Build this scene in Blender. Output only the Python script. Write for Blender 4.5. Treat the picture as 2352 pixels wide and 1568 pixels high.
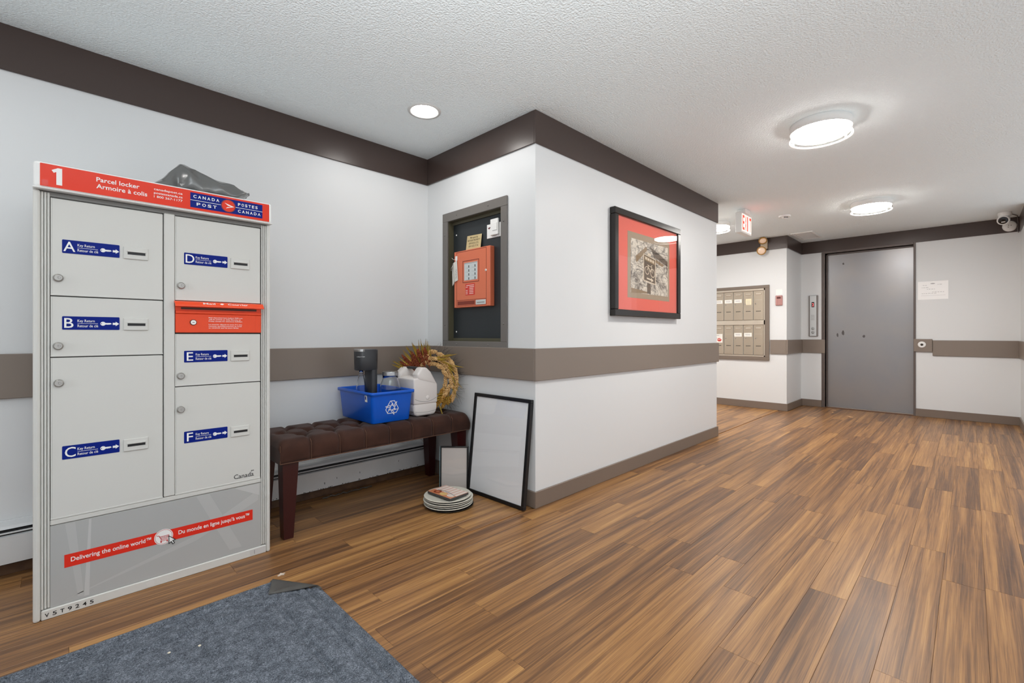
import bpy, bmesh, math, random
from mathutils import Vector, Matrix, noise as mnoise
random.seed(7)
sc = bpy.context.scene
for _o in list(bpy.data.objects): bpy.data.objects.remove(_o)
COL = sc.collection
PI = math.pi

# ------------------------------------------------------------------ camera, world, lights, exposure
CAMH = 1.06
cam = bpy.data.cameras.new('camera'); camo = bpy.data.objects.new('camera', cam); COL.objects.link(camo)
cam.sensor_width = 36.0; cam.lens = 36.0 * 1054.0 / 2352.0
cam.shift_y = -16.0 / 2352.0; cam.clip_start = 0.05
camo.location = (0, 0, CAMH); camo.rotation_euler = (PI / 2, 0, -PI / 4)
sc.camera = camo

w = bpy.data.worlds.new('world'); sc.world = w; w.use_nodes = True
bg = w.node_tree.nodes['Background']
bg.inputs[0].default_value = (0.95, 0.97, 1.0, 1); bg.inputs[1].default_value = 0.62

def area_light(name, loc, rot, power, size, col=(1, 1, 1), size_y=None, spread=PI):
    l = bpy.data.lights.new(name, 'AREA'); l.energy = power; l.color = col
    l.shape = 'DISK' if size_y is None else 'RECTANGLE'; l.size = size
    if size_y: l.size_y = size_y
    l.spread = spread
    o = bpy.data.objects.new(name, l); COL.objects.link(o); o.location = loc; o.rotation_euler = rot
    return o
WARM = (1.0, 0.97, 0.93)
area_light('corridor_lamp_light', (1.06, 0.71, 2.33), (0, 0, 0), 3, 0.3, WARM)
area_light('passage_fill_light', (5.79, 4.7, 2.33), (0, 0, 0), 24, 0.3, WARM)  # added fill out of view, brightens the passage and mailbox end
area_light('downlight_light', (-0.6, 2.30, 2.42), (0, 0, 0), 2, 0.16, WARM)

area_light('ceiling_fill_light', (-0.35, -0.35, 1.35), (PI - .36, .36, 0), 36, 0.5, (0.95, 0.98, 1.0), None, 1.9)  # added unseen fill aimed upward to brighten the ceiling
vs = sc.view_settings
vs.view_transform = 'Standard'; vs.look = 'None'; vs.gamma = 1.0; vs.use_curve_mapping = False
vs.exposure = 0.62
cy = sc.cycles
cy.max_bounces = 9; cy.diffuse_bounces = 6; cy.glossy_bounces = 4; cy.transmission_bounces = 8; cy.transparent_max_bounces = 8
cy.caustics_reflective = False; cy.caustics_refractive = False; cy.use_denoising = True
cy.sample_clamp_indirect = 4.0

# ------------------------------------------------------------------ materials
def lin(r, g, b):
    f = lambda c: (c / 255 / 12.92) if c / 255 <= 0.04045 else ((c / 255 + 0.055) / 1.055) ** 2.4
    return (f(r), f(g), f(b), 1)
MATS = {}
def mat(name, rgb=(200, 200, 200), rough=0.5, metal=0.0, spec=0.5, bump=None, emit=None, trans=0.0, ior=1.45, sheen=0.0, coat=0.0, vary=None):
    m = bpy.data.materials.new(name); m.use_nodes = True; MATS[name] = m
    nt = m.node_tree; b = nt.nodes['Principled BSDF']
    b.inputs['Base Color'].default_value = lin(*rgb); b.inputs['Roughness'].default_value = rough
    b.inputs['Metallic'].default_value = metal; b.inputs['Specular IOR Level'].default_value = spec
    b.inputs['IOR'].default_value = ior; b.inputs['Transmission Weight'].default_value = trans
    b.inputs['Sheen Weight'].default_value = sheen; b.inputs['Coat Weight'].default_value = coat
    tc = nt.nodes.new('ShaderNodeTexCoord')
    if emit:
        b.inputs['Emission Color'].default_value = lin(*emit[0]); b.inputs['Emission Strength'].default_value = emit[1]
    if vary:   # (scale, rgb2)
        n = nt.nodes.new('ShaderNodeTexNoise'); n.inputs['Scale'].default_value = vary[0]; n.inputs['Detail'].default_value = 4
        r = nt.nodes.new('ShaderNodeValToRGB'); r.color_ramp.elements[0].position = 0.35; r.color_ramp.elements[1].position = 0.68
        r.color_ramp.elements[0].color = lin(*rgb); r.color_ramp.elements[1].color = lin(*vary[1])
        nt.links.new(tc.outputs['Object'], n.inputs['Vector']); nt.links.new(n.outputs['Fac'], r.inputs['Fac']); nt.links.new(r.outputs['Color'], b.inputs['Base Color'])
    if bump:   # (scale, strength, distance[, detail])
        n = nt.nodes.new('ShaderNodeTexNoise'); n.inputs['Scale'].default_value = bump[0]; n.inputs['Detail'].default_value = bump[3] if len(bump) > 3 else 3
        bp = nt.nodes.new('ShaderNodeBump'); bp.inputs['Strength'].default_value = bump[1]; bp.inputs['Distance'].default_value = bump[2]
        nt.links.new(tc.outputs['Object'], n.inputs['Vector']); nt.links.new(n.outputs['Fac'], bp.inputs['Height']); nt.links.new(bp.outputs['Normal'], b.inputs['Normal'])
    return m

WALL = mat('wall_paint', (221, 223, 224), 0.45, bump=(160, 0.06, 0.002))
CEIL = mat('ceiling_texture', (240, 248, 250), 0.9, spec=0.2, bump=(105, 0.7, 0.012, 5))
BAND = mat('band_paint', (70, 58, 54), 0.30, bump=(45, 0.05, 0.002))
RAIL = mat('rail_paint', (130, 118, 108), 0.36, bump=(60, 0.06, 0.002))
BASE = mat('baseboard_paint', (122, 108, 97), 0.42)
DOORM = mat('elevator_door_paint', (146, 146, 149), 0.32, metal=0.55, bump=(30, 0.05, 0.002), vary=(3, (152, 149, 148)))
FRAMEM = mat('door_frame_paint', (96, 86, 82), 0.4)
LOCK = mat('locker_enamel', (206, 205, 200), 0.42)
LOCKD = mat('locker_gap_shade', (52, 52, 50), 0.7)
LOCKS = mat('locker_shadow_grey', (120, 119, 116), 0.5)
LWHITE = mat('locker_white', (232, 232, 230), 0.3)
RED = mat('sign_red', (224, 56, 30), 0.3, spec=.25)
MRED = mat('mail_red', (228, 76, 40), 0.3, spec=.35)
NAVY = mat('sign_navy', (4, 30, 122), 0.35, spec=.15)
WHITE = mat('print_white', (240, 240, 238), 0.4)
BLACK = mat('print_black', (24, 24, 26), 0.4)
CHROME = mat('lock_metal', (176, 174, 170), 0.32, metal=0.9)
PANELG = mat('panel_grey', (172, 172, 170), 0.22)
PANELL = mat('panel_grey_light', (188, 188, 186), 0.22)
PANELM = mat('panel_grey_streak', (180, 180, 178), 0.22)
GREYPRINT = mat('print_grey', (150, 148, 146), 0.5)

def wood_floor():
    m = bpy.data.materials.new('plank_wood'); m.use_nodes = True; nt = m.node_tree; b = nt.nodes['Principled BSDF']; L = nt.links.new
    tc = nt.nodes.new('ShaderNodeTexCoord'); oi = nt.nodes.new('ShaderNodeObjectInfo')
    mul = nt.nodes.new('ShaderNodeVectorMath'); mul.operation = 'SCALE'; mul.inputs[0].default_value = (37.0, 53.0, 11.0); L(oi.outputs['Random'], mul.inputs['Scale'])
    add = nt.nodes.new('ShaderNodeVectorMath'); L(tc.outputs['Object'], add.inputs[0]); L(mul.outputs[0], add.inputs[1])
    def noise(sx, sy, det, dist=0.0, rough=0.5):
        mp = nt.nodes.new('ShaderNodeMapping'); mp.inputs['Scale'].default_value = (sx, sy, 1); L(add.outputs[0], mp.inputs['Vector'])
        n = nt.nodes.new('ShaderNodeTexNoise'); n.inputs['Scale'].default_value = 1; n.inputs['Detail'].default_value = det; n.inputs['Distortion'].default_value = dist; n.inputs['Roughness'].default_value = rough
        L(mp.outputs['Vector'], n.inputs['Vector']); return n.outputs['Fac']
    a = noise(0.7, 24, 2, 0.5)      # broad colour bands along the plank
    c = noise(1.8, 100, 4, 1.5)      # streaks
    d = noise(7.0, 330, 2)          # fine pores
    def mixv(x, y, f):
        mx = nt.nodes.new('ShaderNodeMix'); mx.data_type = 'FLOAT'; mx.inputs['Factor'].default_value = f; L(x, mx.inputs[2]); L(y, mx.inputs[3]); return mx.outputs[0]
    v = mixv(mixv(a, c, 0.44), d, 0.12)
    rnd = nt.nodes.new('ShaderNodeMath'); rnd.operation = 'MULTIPLY_ADD'; rnd.inputs[1].default_value = 0.10; rnd.inputs[2].default_value = -0.05; L(oi.outputs['Random'], rnd.inputs[0])
    sm = nt.nodes.new('ShaderNodeMath'); sm.operation = 'ADD'; L(v, sm.inputs[0]); L(rnd.outputs[0], sm.inputs[1])
    r = nt.nodes.new('ShaderNodeValToRGB'); cr = r.color_ramp
    cr.elements[0].position = 0.34; cr.elements[0].color = lin(84, 58, 40)
    cr.elements[1].position = 0.70; cr.elements[1].color = lin(186, 143, 88)
    e = cr.elements.new(0.44); e.color = lin(112, 78, 49)
    e = cr.elements.new(0.53); e.color = lin(146, 104, 63)
    e = cr.elements.new(0.62); e.color = lin(168, 124, 75)
    L(sm.outputs[0], r.inputs['Fac']); L(r.outputs['Color'], b.inputs['Base Color'])
    b.inputs['Roughness'].default_value = 0.36; b.inputs['Specular IOR Level'].default_value = 0.45
    big = nt.nodes.new('ShaderNodeTexNoise'); big.inputs['Scale'].default_value = 9; 
    geo = nt.nodes.new('ShaderNodeNewGeometry'); L(geo.outputs['Position'], big.inputs['Vector'])
    hs = mixv(c, d, 0.4); hb = mixv(hs, big.outputs['Fac'], 0.75)
    bp = nt.nodes.new('ShaderNodeBump'); bp.inputs['Strength'].default_value = 0.25; bp.inputs['Distance'].default_value = 0.004; L(hb, bp.inputs['Height']); L(bp.outputs['Normal'], b.inputs['Normal'])
    return m
WOOD = wood_floor()

def carpet():
    m = bpy.data.materials.new('mat_carpet'); m.use_nodes = True; nt = m.node_tree; b = nt.nodes['Principled BSDF']; L = nt.links.new
    tc = nt.nodes.new('ShaderNodeTexCoord')
    n1 = nt.nodes.new('ShaderNodeTexNoise'); n1.inputs['Scale'].default_value = 240; n1.inputs['Detail'].default_value = 5; n1.inputs['Roughness'].default_value = 0.7; n1.inputs['Distortion'].default_value = 1.0
    n2 = nt.nodes.new('ShaderNodeTexNoise'); n2.inputs['Scale'].default_value = 34; n2.inputs['Detail'].default_value = 3
    L(tc.outputs['Object'], n1.inputs['Vector']); L(tc.outputs['Object'], n2.inputs['Vector'])
    mx = nt.nodes.new('ShaderNodeMix'); mx.data_type = 'FLOAT'; mx.inputs['Factor'].default_value = 0.22; L(n1.outputs['Fac'], mx.inputs[2]); L(n2.outputs['Fac'], mx.inputs[3])
    r = nt.nodes.new('ShaderNodeValToRGB'); cr = r.color_ramp
    cr.elements[0].position = 0.36; cr.elements[0].color = lin(50, 55, 61); cr.elements[1].position = 0.66; cr.elements[1].color = lin(164, 170, 180)
    e = cr.elements.new(0.5); e.color = lin(102, 108, 117)
    L(mx.outputs[0], r.inputs['Fac']); L(r.outputs['Color'], b.inputs['Base Color']); b.inputs['Roughness'].default_value = 0.95; b.inputs['Specular IOR Level'].default_value = 0.1
    bp = nt.nodes.new('ShaderNodeBump'); bp.inputs['Strength'].default_value = 0.8; bp.inputs['Distance'].default_value = 0.006; L(n1.outputs['Fac'], bp.inputs['Height']); L(bp.outputs['Normal'], b.inputs['Normal'])
    return m
CARPET = carpet()

def pane_mat():
    m = bpy.data.materials.new('clear_pane'); m.use_nodes = True; nt = m.node_tree
    for n in list(nt.nodes):
        if n.type == 'BSDF_PRINCIPLED': nt.nodes.remove(n)
    out = [n for n in nt.nodes if n.type == 'OUTPUT_MATERIAL'][0]
    t = nt.nodes.new('ShaderNodeBsdfTransparent'); g = nt.nodes.new('ShaderNodeBsdfGlossy'); g.inputs['Roughness'].default_value = 0.02
    lw = nt.nodes.new('ShaderNodeLayerWeight'); lw.inputs['Blend'].default_value = 0.5; mx = nt.nodes.new('ShaderNodeMixShader')
    pw = nt.nodes.new('ShaderNodeMath'); pw.operation = 'POWER'; pw.inputs[1].default_value = 5.0; f = nt.nodes.new('ShaderNodeMath'); f.operation = 'MULTIPLY_ADD'; f.inputs[1].default_value = 0.9; f.inputs[2].default_value = 0.035
    nt.links.new(lw.outputs['Facing'], pw.inputs[0]); nt.links.new(pw.outputs[0], f.inputs[0]); nt.links.new(f.outputs[0], mx.inputs[0]); nt.links.new(t.outputs[0], mx.inputs[1]); nt.links.new(g.outputs[0], mx.inputs[2]); nt.links.new(mx.outputs[0], out.inputs[0])
    return m
PANE = pane_mat()

# ------------------------------------------------------------------ mesh helpers
_TX = {}
def text_geo(s, bold):
    k = (s, bold)
    if k in _TX: return _TX[k]
    cu = bpy.data.curves.new('lettering', 'FONT'); cu.body = s; cu.size = 1.0; cu.resolution_u = 3; cu.offset = bold; cu.fill_mode = 'FRONT'
    o = bpy.data.objects.new('lettering', cu); COL.objects.link(o)
    dg = bpy.context.evaluated_depsgraph_get(); ev = o.evaluated_get(dg); me = ev.to_mesh()
    vsx = [(v.co.x, v.co.y) for v in me.vertices]; fs = [tuple(p.vertices) for p in me.polygons]
    ev.to_mesh_clear(); bpy.data.objects.remove(o); bpy.data.curves.remove(cu)
    _TX[k] = (vsx, fs); return _TX[k]
CAPH = None
def FY(x, y, z): return Matrix(((1, 0, 0, x), (0, 0, -1, y), (0, 1, 0, z), (0, 0, 0, 1)))      # face looking to -Y, drawn x->+X y->+Z
def FX(x, y, z): return Matrix(((0, 0, -1, x), (-1, 0, 0, y), (0, 1, 0, z), (0, 0, 0, 1)))     # face looking to -X, drawn x->-Y y->+Z
def FZ(x, y, z): return Matrix.Translation((x, y, z))

class MB:
    def __init__(self): self.v = []; self.f = []; self.m = []; self.s = []
    def add(self, vs_, fs, mi=0, M=None, smooth=False):
        o = len(self.v)
        for p in vs_:
            p = Vector(p)
            self.v.append(M @ p if M is not None else p)
        for f in fs: self.f.append(tuple(i + o for i in f)); self.m.append(mi); self.s.append(smooth)
        return self
    def box(self, x0, x1, y0, y1, z0, z1, bev=0.0, mi=0, M=None):
        if x0 > x1: x0, x1 = x1, x0
        if y0 > y1: y0, y1 = y1, y0
        if z0 > z1: z0, z1 = z1, z0
        if bev <= 0:
            v = [(x, y, z) for x in (x0, x1) for y in (y0, y1) for z in (z0, z1)]
            return self.add(v, [(0, 1, 3, 2), (4, 6, 7, 5), (0, 4, 5, 1), (2, 3, 7, 6), (0, 2, 6, 4), (1, 5, 7, 3)], mi, M)
        b = min(bev, (x1 - x0) * .49, (y1 - y0) * .49, (z1 - z0) * .49)
        bm = bmesh.new(); bmesh.ops.create_cube(bm, size=1.0)
        for q in bm.verts: q.co = Vector(((x0 + x1) / 2 + q.co.x * (x1 - x0), (y0 + y1) / 2 + q.co.y * (y1 - y0), (z0 + z1) / 2 + q.co.z * (z1 - z0)))
        bmesh.ops.bevel(bm, geom=bm.edges[:], offset=b, segments=2 if b > .004 else 1, affect='EDGES', profile=0.5)
        self.bm(bm, mi, M); return self
    def bm(self, bm, mi=0, M=None, smooth=False):
        bm.verts.index_update()
        self.add([q.co for q in bm.verts], [[q.index for q in f.verts] for f in bm.faces], mi, M, smooth); bm.free(); return self
    def loft(self, loops, mi=0, M=None, cap0=True, cap1=True, smooth=True, closed=True):
        n = len(loops[0]); v = [p for l in loops for p in l]; f = []
        for k in range(len(loops) - 1):
            for i in range(n if closed else n - 1):
                j = (i + 1) % n; f.append((k * n + i, k * n + j, (k + 1) * n + j, (k + 1) * n + i))
        self.add(v, f, mi, M, smooth)
        if cap0: self.add(loops[0], [tuple(reversed(range(n)))], mi, M)
        if cap1: self.add(loops[-1], [tuple(range(n))], mi, M)
        return self
    def lathe(self, prof, seg=24, mi=0, M=None, cap0=True, cap1=True, smooth=True):
        loops = [[(r * math.cos(2 * PI * i / seg), r * math.sin(2 * PI * i / seg), z) for i in range(seg)] for r, z in prof]
        return self.loft(loops, mi, M, cap0, cap1, smooth)
    def cyl(self, r, z0, z1, seg=20, mi=0, M=None, bev=0.0):
        p = [(r - bev, z0), (r, z0 + bev), (r, z1 - bev), (r - bev, z1)] if bev else [(r, z0), (r, z1)]
        return self.lathe(p, seg, mi, M, smooth=False)
    def tube(self, pts, r, seg=6, mi=0, M=None, closed=False):
        pts = [Vector(p) for p in pts]; loops = []; n = len(pts)
        for i, p in enumerate(pts):
            if closed: t = pts[(i + 1) % n] - pts[i - 1]
            else: t = pts[min(i + 1, n - 1)] - pts[max(i - 1, 0)]
            t.normalize(); a = Vector((0, 0, 1)) if abs(t.z) < .9 else Vector((1, 0, 0)); u = t.cross(a).normalized(); q = t.cross(u)
            rr = r[i] if isinstance(r, (list, tuple)) else r
            loops.append([p + u * rr * math.cos(2 * PI * k / seg) + q * rr * math.sin(2 * PI * k / seg) for k in range(seg)])
        if closed: loops.append(loops[0])
        return self.loft(loops, mi, M, not closed, not closed)
    def poly(self, pts, M, d=0.0006, mi=0):
        """flat shape of thickness d, its face at local z=d"""
        n = len(pts)
        a = sum(pts[i][0] * pts[(i + 1) % n][1] - pts[(i + 1) % n][0] * pts[i][1] for i in range(n))
        if a < 0: pts = list(reversed(pts))
        v = [(x, y, 0) for x, y in pts] + [(x, y, d) for x, y in pts]
        f = [tuple(range(n, 2 * n))] + [(i, (i + 1) % n, n + (i + 1) % n, n + i) for i in range(n)]
        return self.add(v, f, mi, M)
    def rect(self, x0, y0, x1, y1, M, d=0.0006, mi=0, r=0.0):
        if r <= 0: return self.poly([(x0, y0), (x1, y0), (x1, y1), (x0, y1)], M, d, mi)
        return self.poly(rrect((x0 + x1) / 2, (y0 + y1) / 2, (x1 - x0) / 2, (y1 - y0) / 2, r, 3), M, d, mi)
    def disc(self, x, y, r, M, d=0.0006, mi=0, seg=24, ry=None):
        return self.poly([(x + r * math.cos(2 * PI * i / seg), y + (ry or r) * math.sin(2 * PI * i / seg)) for i in range(seg)], M, d, mi)
    def stroke(self, pts, wd, M, d=0.0006, mi=0, closed=False):
        n = len(pts)
        P = [Vector((p[0], p[1])) for p in pts]; L = []; R = []
        for i in range(n):
            a = P[i] - P[i - 1] if (i > 0 or closed) else P[1] - P[0]
            b = P[(i + 1) % n] - P[i] if (i < n - 1 or closed) else P[-1] - P[-2]
            a = a.normalized(); b = b.normalized(); t = (a + b)
            t = t.normalized() if t.length > 1e-6 else a
            nn = Vector((-t.y, t.x)); k = max(.45, abs(nn.dot(Vector((-a.y, a.x))))); nn *= wd / 2 / k
            L.append(P[i] + nn); R.append(P[i] - nn)
        for i in range(n if closed else n - 1):
            j = (i + 1) % n; self.poly([tuple(R[i]), tuple(R[j]), tuple(L[j]), tuple(L[i])], M, d, mi)
        return self
    def text(self, s, x, y, cap, M, d=0.0008, mi=0, bold=0.0, width=None, align='L', space=1.0):
        v, f = text_geo(s, bold)
        if not v: return self
        ch = max(q[1] for q in text_geo('H', 0)[0]); k = cap / ch
        x0 = min(q[0] for q in v); x1 = max(q[0] for q in v); kx = k
        if width: kx = width / (x1 - x0)
        ox = {'L': x0, 'C': (x0 + x1) / 2, 'R': x1}[align]
        return self.add([(x + (q[0] - ox) * kx, y + q[1] * k, d) for q in v], f, mi, M)
    def build(self, name, mats, parent=None, loc=(0, 0, 0), smooth_angle=None):
        """one mesh object; points were given in world space; parent = thing, loc = origin for a top-level mesh"""
        off = Vector(loc)
        if parent is not None: off = root_of(parent)
        me = bpy.data.meshes.new(name); me.from_pydata([tuple(q - off) for q in self.v], [], self.f)
        for m_ in (mats if isinstance(mats, (list, tuple)) else [mats]): me.materials.append(m_)
        me.polygons.foreach_set('material_index', self.m); me.polygons.foreach_set('use_smooth', self.s); me.update()
        o = bpy.data.objects.new(name, me); COL.objects.link(o)
        if parent is not None: o.parent = parent
        else: o.location = loc
        return o
def root_of(o):
    v = Vector((0, 0, 0))
    while o is not None: v += o.location; o = o.parent
    return v
def rrect(cx, cy_, hx, hy, r, n=4):
    p = []
    for q, (sx, sy) in enumerate(((1, 1), (-1, 1), (-1, -1), (1, -1))):
        for i in range(n + 1):
            a = PI / 2 * (q + i / n); p.append((cx + sx * (hx - r) + r * math.cos(a), cy_ + sy * (hy - r) + r * math.sin(a)))
    return p
def tag(o, label, cat, group=None, kind=None):
    o['label'] = label; o['category'] = cat
    if group: o['group'] = group
    if kind: o['kind'] = kind
    return o
def thing(name, label, cat, loc, group=None, kind=None):
    o = bpy.data.objects.new(name, None); o.empty_display_size = .05; COL.objects.link(o); o.location = loc
    return tag(o, label, cat, group, kind)
def struct(name, mb, mats, label, cat, loc=(0, 0, 0)): return tag(mb.build(name, mats, None, loc), label, cat, None, 'structure')

# ------------------------------------------------------------------ the setting
ZC = 2.43; LY = 3.022; JX = 2.085; RY = 1.883; REX = 4.915; MX = 7.18; MY = 1.803; EX = 7.95; RWY = -0.41
# floor with its planks
fl = struct('floor', MB().box(-1.6, 8.3, -.6, LY, -.12, -.006).box(REX, 8.3, LY, 5.3, -.12, -.006), WOOD, 'walnut-brown vinyl plank floor of the lobby and corridor', 'floor')
P = 0.13; Y0 = 1.388; PL = 1.22
JOINT = {-1: 1.178, -2: 2.06, -5: 2.26, -7: 1.60, -9: 2.507, -10: 3.06}
def plank(x0, x1, y0, y1):
    g = .0005; b = .0008; x0 += g / 2; x1 -= g / 2; y0 += g / 2; y1 -= g / 2
    cx, cyy = (x0 + x1) / 2, (y0 + y1) / 2; hx, hy = (x1 - x0) / 2, (y1 - y0) / 2
    top = [(-hx + b, -hy + b, .006), (hx - b, -hy + b, .006), (hx - b, hy - b, .006), (-hx + b, hy - b, .006)]
    mid = [(-hx, -hy, .0052), (hx, -hy, .0052), (hx, hy, .0052), (-hx, hy, .0052)]; bot = [(x, y, 0) for x, y, _ in mid]
    me = bpy.data.meshes.new('plank'); me.from_pydata(bot + mid + top, [], [(0, 1, 5, 4), (1, 2, 6, 5), (2, 3, 7, 6), (3, 0, 4, 7), (4, 5, 9, 8), (5, 6, 10, 9), (6, 7, 11, 10), (7, 4, 8, 11), (8, 9, 10, 11)])
    me.materials.append(WOOD); o = bpy.data.objects.new('plank', me); COL.objects.link(o); o.parent = fl; o.location = (cx, cyy, -.006)
rr = random.Random(3)
k = -20
while Y0 + P * k < 4.3:
    ya, yb = Y0 + P * k, Y0 + P * (k + 1); ym = (ya + yb) / 2
    off = JOINT.get(k, rr.uniform(0, PL)); spans = []
    if yb <= RWY: k += 1; continue
    ya2 = max(ya, RWY)
    if ym < MY: spans = [(-.9, EX)]
    elif ym < RY: spans = [(-.9, MX)]
    elif ym < LY: spans = [(-.9, JX), (REX, MX)]
    else: spans = [(REX, MX)]
    yb2 = yb
    for lo, hi in ((RWY, LY),):
        if ya < LY < yb: pass
    for (sa, sb) in spans:
        x = off - PL * math.ceil((off - sa) / PL)
        while x < sb:
            a, b_ = max(x, sa), min(x + PL, sb)
            if b_ - a > .02:
                top_ = min(yb2, LY) if (sb <= JX + .01) else yb2
                if ya < RY < yb and sb > JX and sa < JX: top_ = RY
                plank(a, b_, ya2, top_)
            x += PL
    k += 1
struct('ceiling', MB().box(-1.6, 8.3, -.6, 5.3, ZC, ZC + .1), CEIL, 'white stippled ceiling over the lobby and corridor', 'ceiling')

# walls
struct('wall_left', MB().box(-1.6, JX, LY, LY + .1, 0, ZC), WALL, 'long white wall behind the parcel locker and bench', 'wall')
CY0, CY1, CZ0, CZ1 = 2.170, 2.757, 1.005, 1.902      # opening for the alarm cabinet
m = MB()
m.box(JX, JX + .12, RY, CY0, 0, ZC).box(JX, JX + .12, CY1, LY + .1, 0, ZC).box(JX, JX + .12, CY0, CY1, 0, CZ0).box(JX, JX + .12, CY0, CY1, CZ1, ZC)
m.box(JX + .12, REX, RY, LY + .1, 0, ZC).box(REX - .1, REX, LY + .1, 5.3, 0, ZC)
struct('wall_middle', m, WALL, 'white wall block jutting out past the bench, with the framed picture', 'wall')
struct('wall_back', MB().box(MX, 8.3, MY, 5.3, 0, ZC), WALL, 'white wall at the corridor end carrying the steel mailboxes', 'wall')
DY0, DY1, DZ = 0.530, 1.502, 2.235
struct('wall_far', MB().box(EX, EX + .13, RWY, DY0, 0, ZC).box(EX, EX + .13, DY1, MY, 0, ZC).box(EX, EX + .13, DY0, DY1, DZ, ZC).box(EX + .13, 8.3, RWY, MY, 0, ZC), WALL, 'white wall around the grey elevator door', 'wall')
struct('wall_right', MB().box(7.15, 8.3, RWY - .1, RWY, 0, ZC), WALL, 'white corridor wall seen edge-on right of the elevator', 'wall')

# trims: ceiling band, handrail board, baseboard
tn = [0]
def trim(b, mt, label, nm=None):
    tn[0] += 1; return struct(nm or 'trim_%d' % tn[0], b, mt, label, 'trim' if nm is None else 'baseboard')
def run(t, z0, z1, parts, bev=.002):
    b = MB()
    for p_ in parts: b.box(*p_, z0, z1, bev)
    return b
T = .012; B0 = 2.228
trim(run(T, B0, ZC, [(-1.6, JX - T, LY - T, LY)]), BAND, 'dark brown ceiling band above the parcel locker')
trim(run(T, B0, ZC, [(JX - T, JX, RY, LY)]), BAND, 'dark brown ceiling band above the alarm cabinet')
trim(run(T, B0, ZC, [(JX - T, REX + T, RY - T, RY)]), BAND, 'dark brown ceiling band above the framed picture')
trim(run(T, B0 + .03, ZC, [(MX - T, MX, MY, 5.2)]), BAND, 'dark brown ceiling band above the mailboxes')
trim(run(T, B0 + .03, ZC, [(MX - T, EX, MY - T, MY)]), BAND, 'dark brown ceiling band on the short return beside the air vent')
trim(run(T, B0 + .03, ZC, [(EX - T, EX, RWY, MY - T)]), BAND, 'dark brown ceiling band above the elevator door')
trim(run(T, B0 + .03, ZC, [(7.15, EX - T, RWY, RWY + T)]), BAND, 'dark brown ceiling band on the corridor wall right of the elevator')
R0, R1, RT = .776, .974, .018
trim(run(RT, R0, R1, [(-1.6, JX - RT, LY - RT, LY)], .003), RAIL, 'taupe rail board behind the bench and locker')
trim(run(RT, R0, R1, [(JX - RT, JX, RY, LY)], .003), RAIL, 'taupe rail board under the alarm cabinet')
trim(run(RT, R0, R1, [(JX - RT, REX + RT, RY - RT, RY)], .003), RAIL, 'taupe rail board under the framed picture')
trim(run(RT, R0 + .012, R1 + .012, [(MX - RT, MX, MY, 2.005)], .003), RAIL, 'taupe rail board right of the mailboxes')
trim(run(RT, R0 + .012, R1 + .012, [(MX - RT, EX, MY - RT, MY)], .003), RAIL, 'taupe rail board on the short return')
trim(run(RT, R0 + .012, R1 + .012, [(EX - RT, EX, 1.50, MY - RT)], .003), RAIL, 'short taupe rail board under the elevator call panel')
trim(run(RT, R0 + .012, R1 + .012, [(EX - RT, EX, RWY, .345)], .003), RAIL, 'taupe rail board right of the round key switch')
trim(run(RT, R0 + .012, R1 + .012, [(7.15, EX - RT, RWY, RWY + RT)], .003), RAIL, 'taupe rail board on the corridor wall right of the elevator')
BH = .10; BT = .013
DARKW = mat('old_wood_skirting', (74, 50, 34), 0.6, vary=(14, (104, 76, 52)), bump=(40, .3, .004))
trim(run(BT, 0, .05, [(-1.6, JX, LY - BT, LY)]), DARKW, 'worn dark wood skirting beneath the baseboard heater', 'baseboard_left')
trim(run(BT, 0, BH, [(JX - BT, JX, RY, LY - BT)]), BASE, 'taupe baseboard behind the leaning white frame', 'baseboard_middle')
trim(run(BT, 0, BH, [(JX - BT, REX + BT, RY - BT, RY)]), BASE, 'taupe baseboard under the framed picture', 'baseboard_corridor')
trim(run(BT, 0, BH, [(MX - BT, MX, MY, 5.2)]), BASE, 'taupe baseboard under the mailboxes', 'baseboard_back')
trim(run(BT, 0, BH, [(MX - BT, EX, MY - BT, MY)]), BASE, 'taupe baseboard on the short return', 'baseboard_return')
trim(run(BT, 0, BH, [(EX - BT, EX, 1.545, MY - BT)]), BASE, 'short taupe baseboard left of the elevator door', 'baseboard_far')
trim(run(BT, 0, BH, [(EX - BT, EX, RWY, .512)]), BASE, 'taupe baseboard right of the elevator door', 'baseboard_elevator')
trim(run(BT, 0, BH, [(7.15, EX - BT, RWY, RWY + BT)]), BASE, 'taupe baseboard on the corridor wall right of the elevator', 'baseboard_right')

# elevator door
d1 = thing('door_1', 'grey steel elevator door in a brown-grey frame', 'door', (EX, 1.016, 0), kind='structure')
MB().box(EX + .085, EX + .115, DY0 - .01, DY1 + .01, .012, DZ + .01, .002).build('door_leaf', DOORM, d1)
fr = MB()
fr.box(EX - .016, EX + .125, DY1, DY1 + .022, 0, DZ + .03, .003).box(EX - .016, EX + .125, DY0 - .022, DY0, 0, DZ + .03, .003).box(EX - .016, EX + .125, DY0, DY1, DZ, DZ + .03, .003)
fr.box(EX - .010, EX + .02, DY1 + .022, DY1 + .042, 0, DZ + .02, .002).box(EX + .06, EX + .085, DY1 - .02, DY1, 0, DZ, .002).box(EX + .06, EX + .085, DY0, DY1, DZ - .02, DZ, .002)
fr.build('frame', FRAMEM, d1)
SILL = mat('sill_metal', (214, 206, 196), 0.3, metal=0.8)
MB().box(EX + .07, EX + .084, DY0, DY1, 0, .012, .002).build('sill_strip', SILL, d1)
MB().box(EX - .02, EX + .07, DY0, DY1, 0, .006, .001).build('threshold', mat('threshold_wood', (104, 70, 46), .5), d1)
SCUFF = mat('scuff_dark', (84, 80, 80), .6)
s_ = MB()
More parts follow.
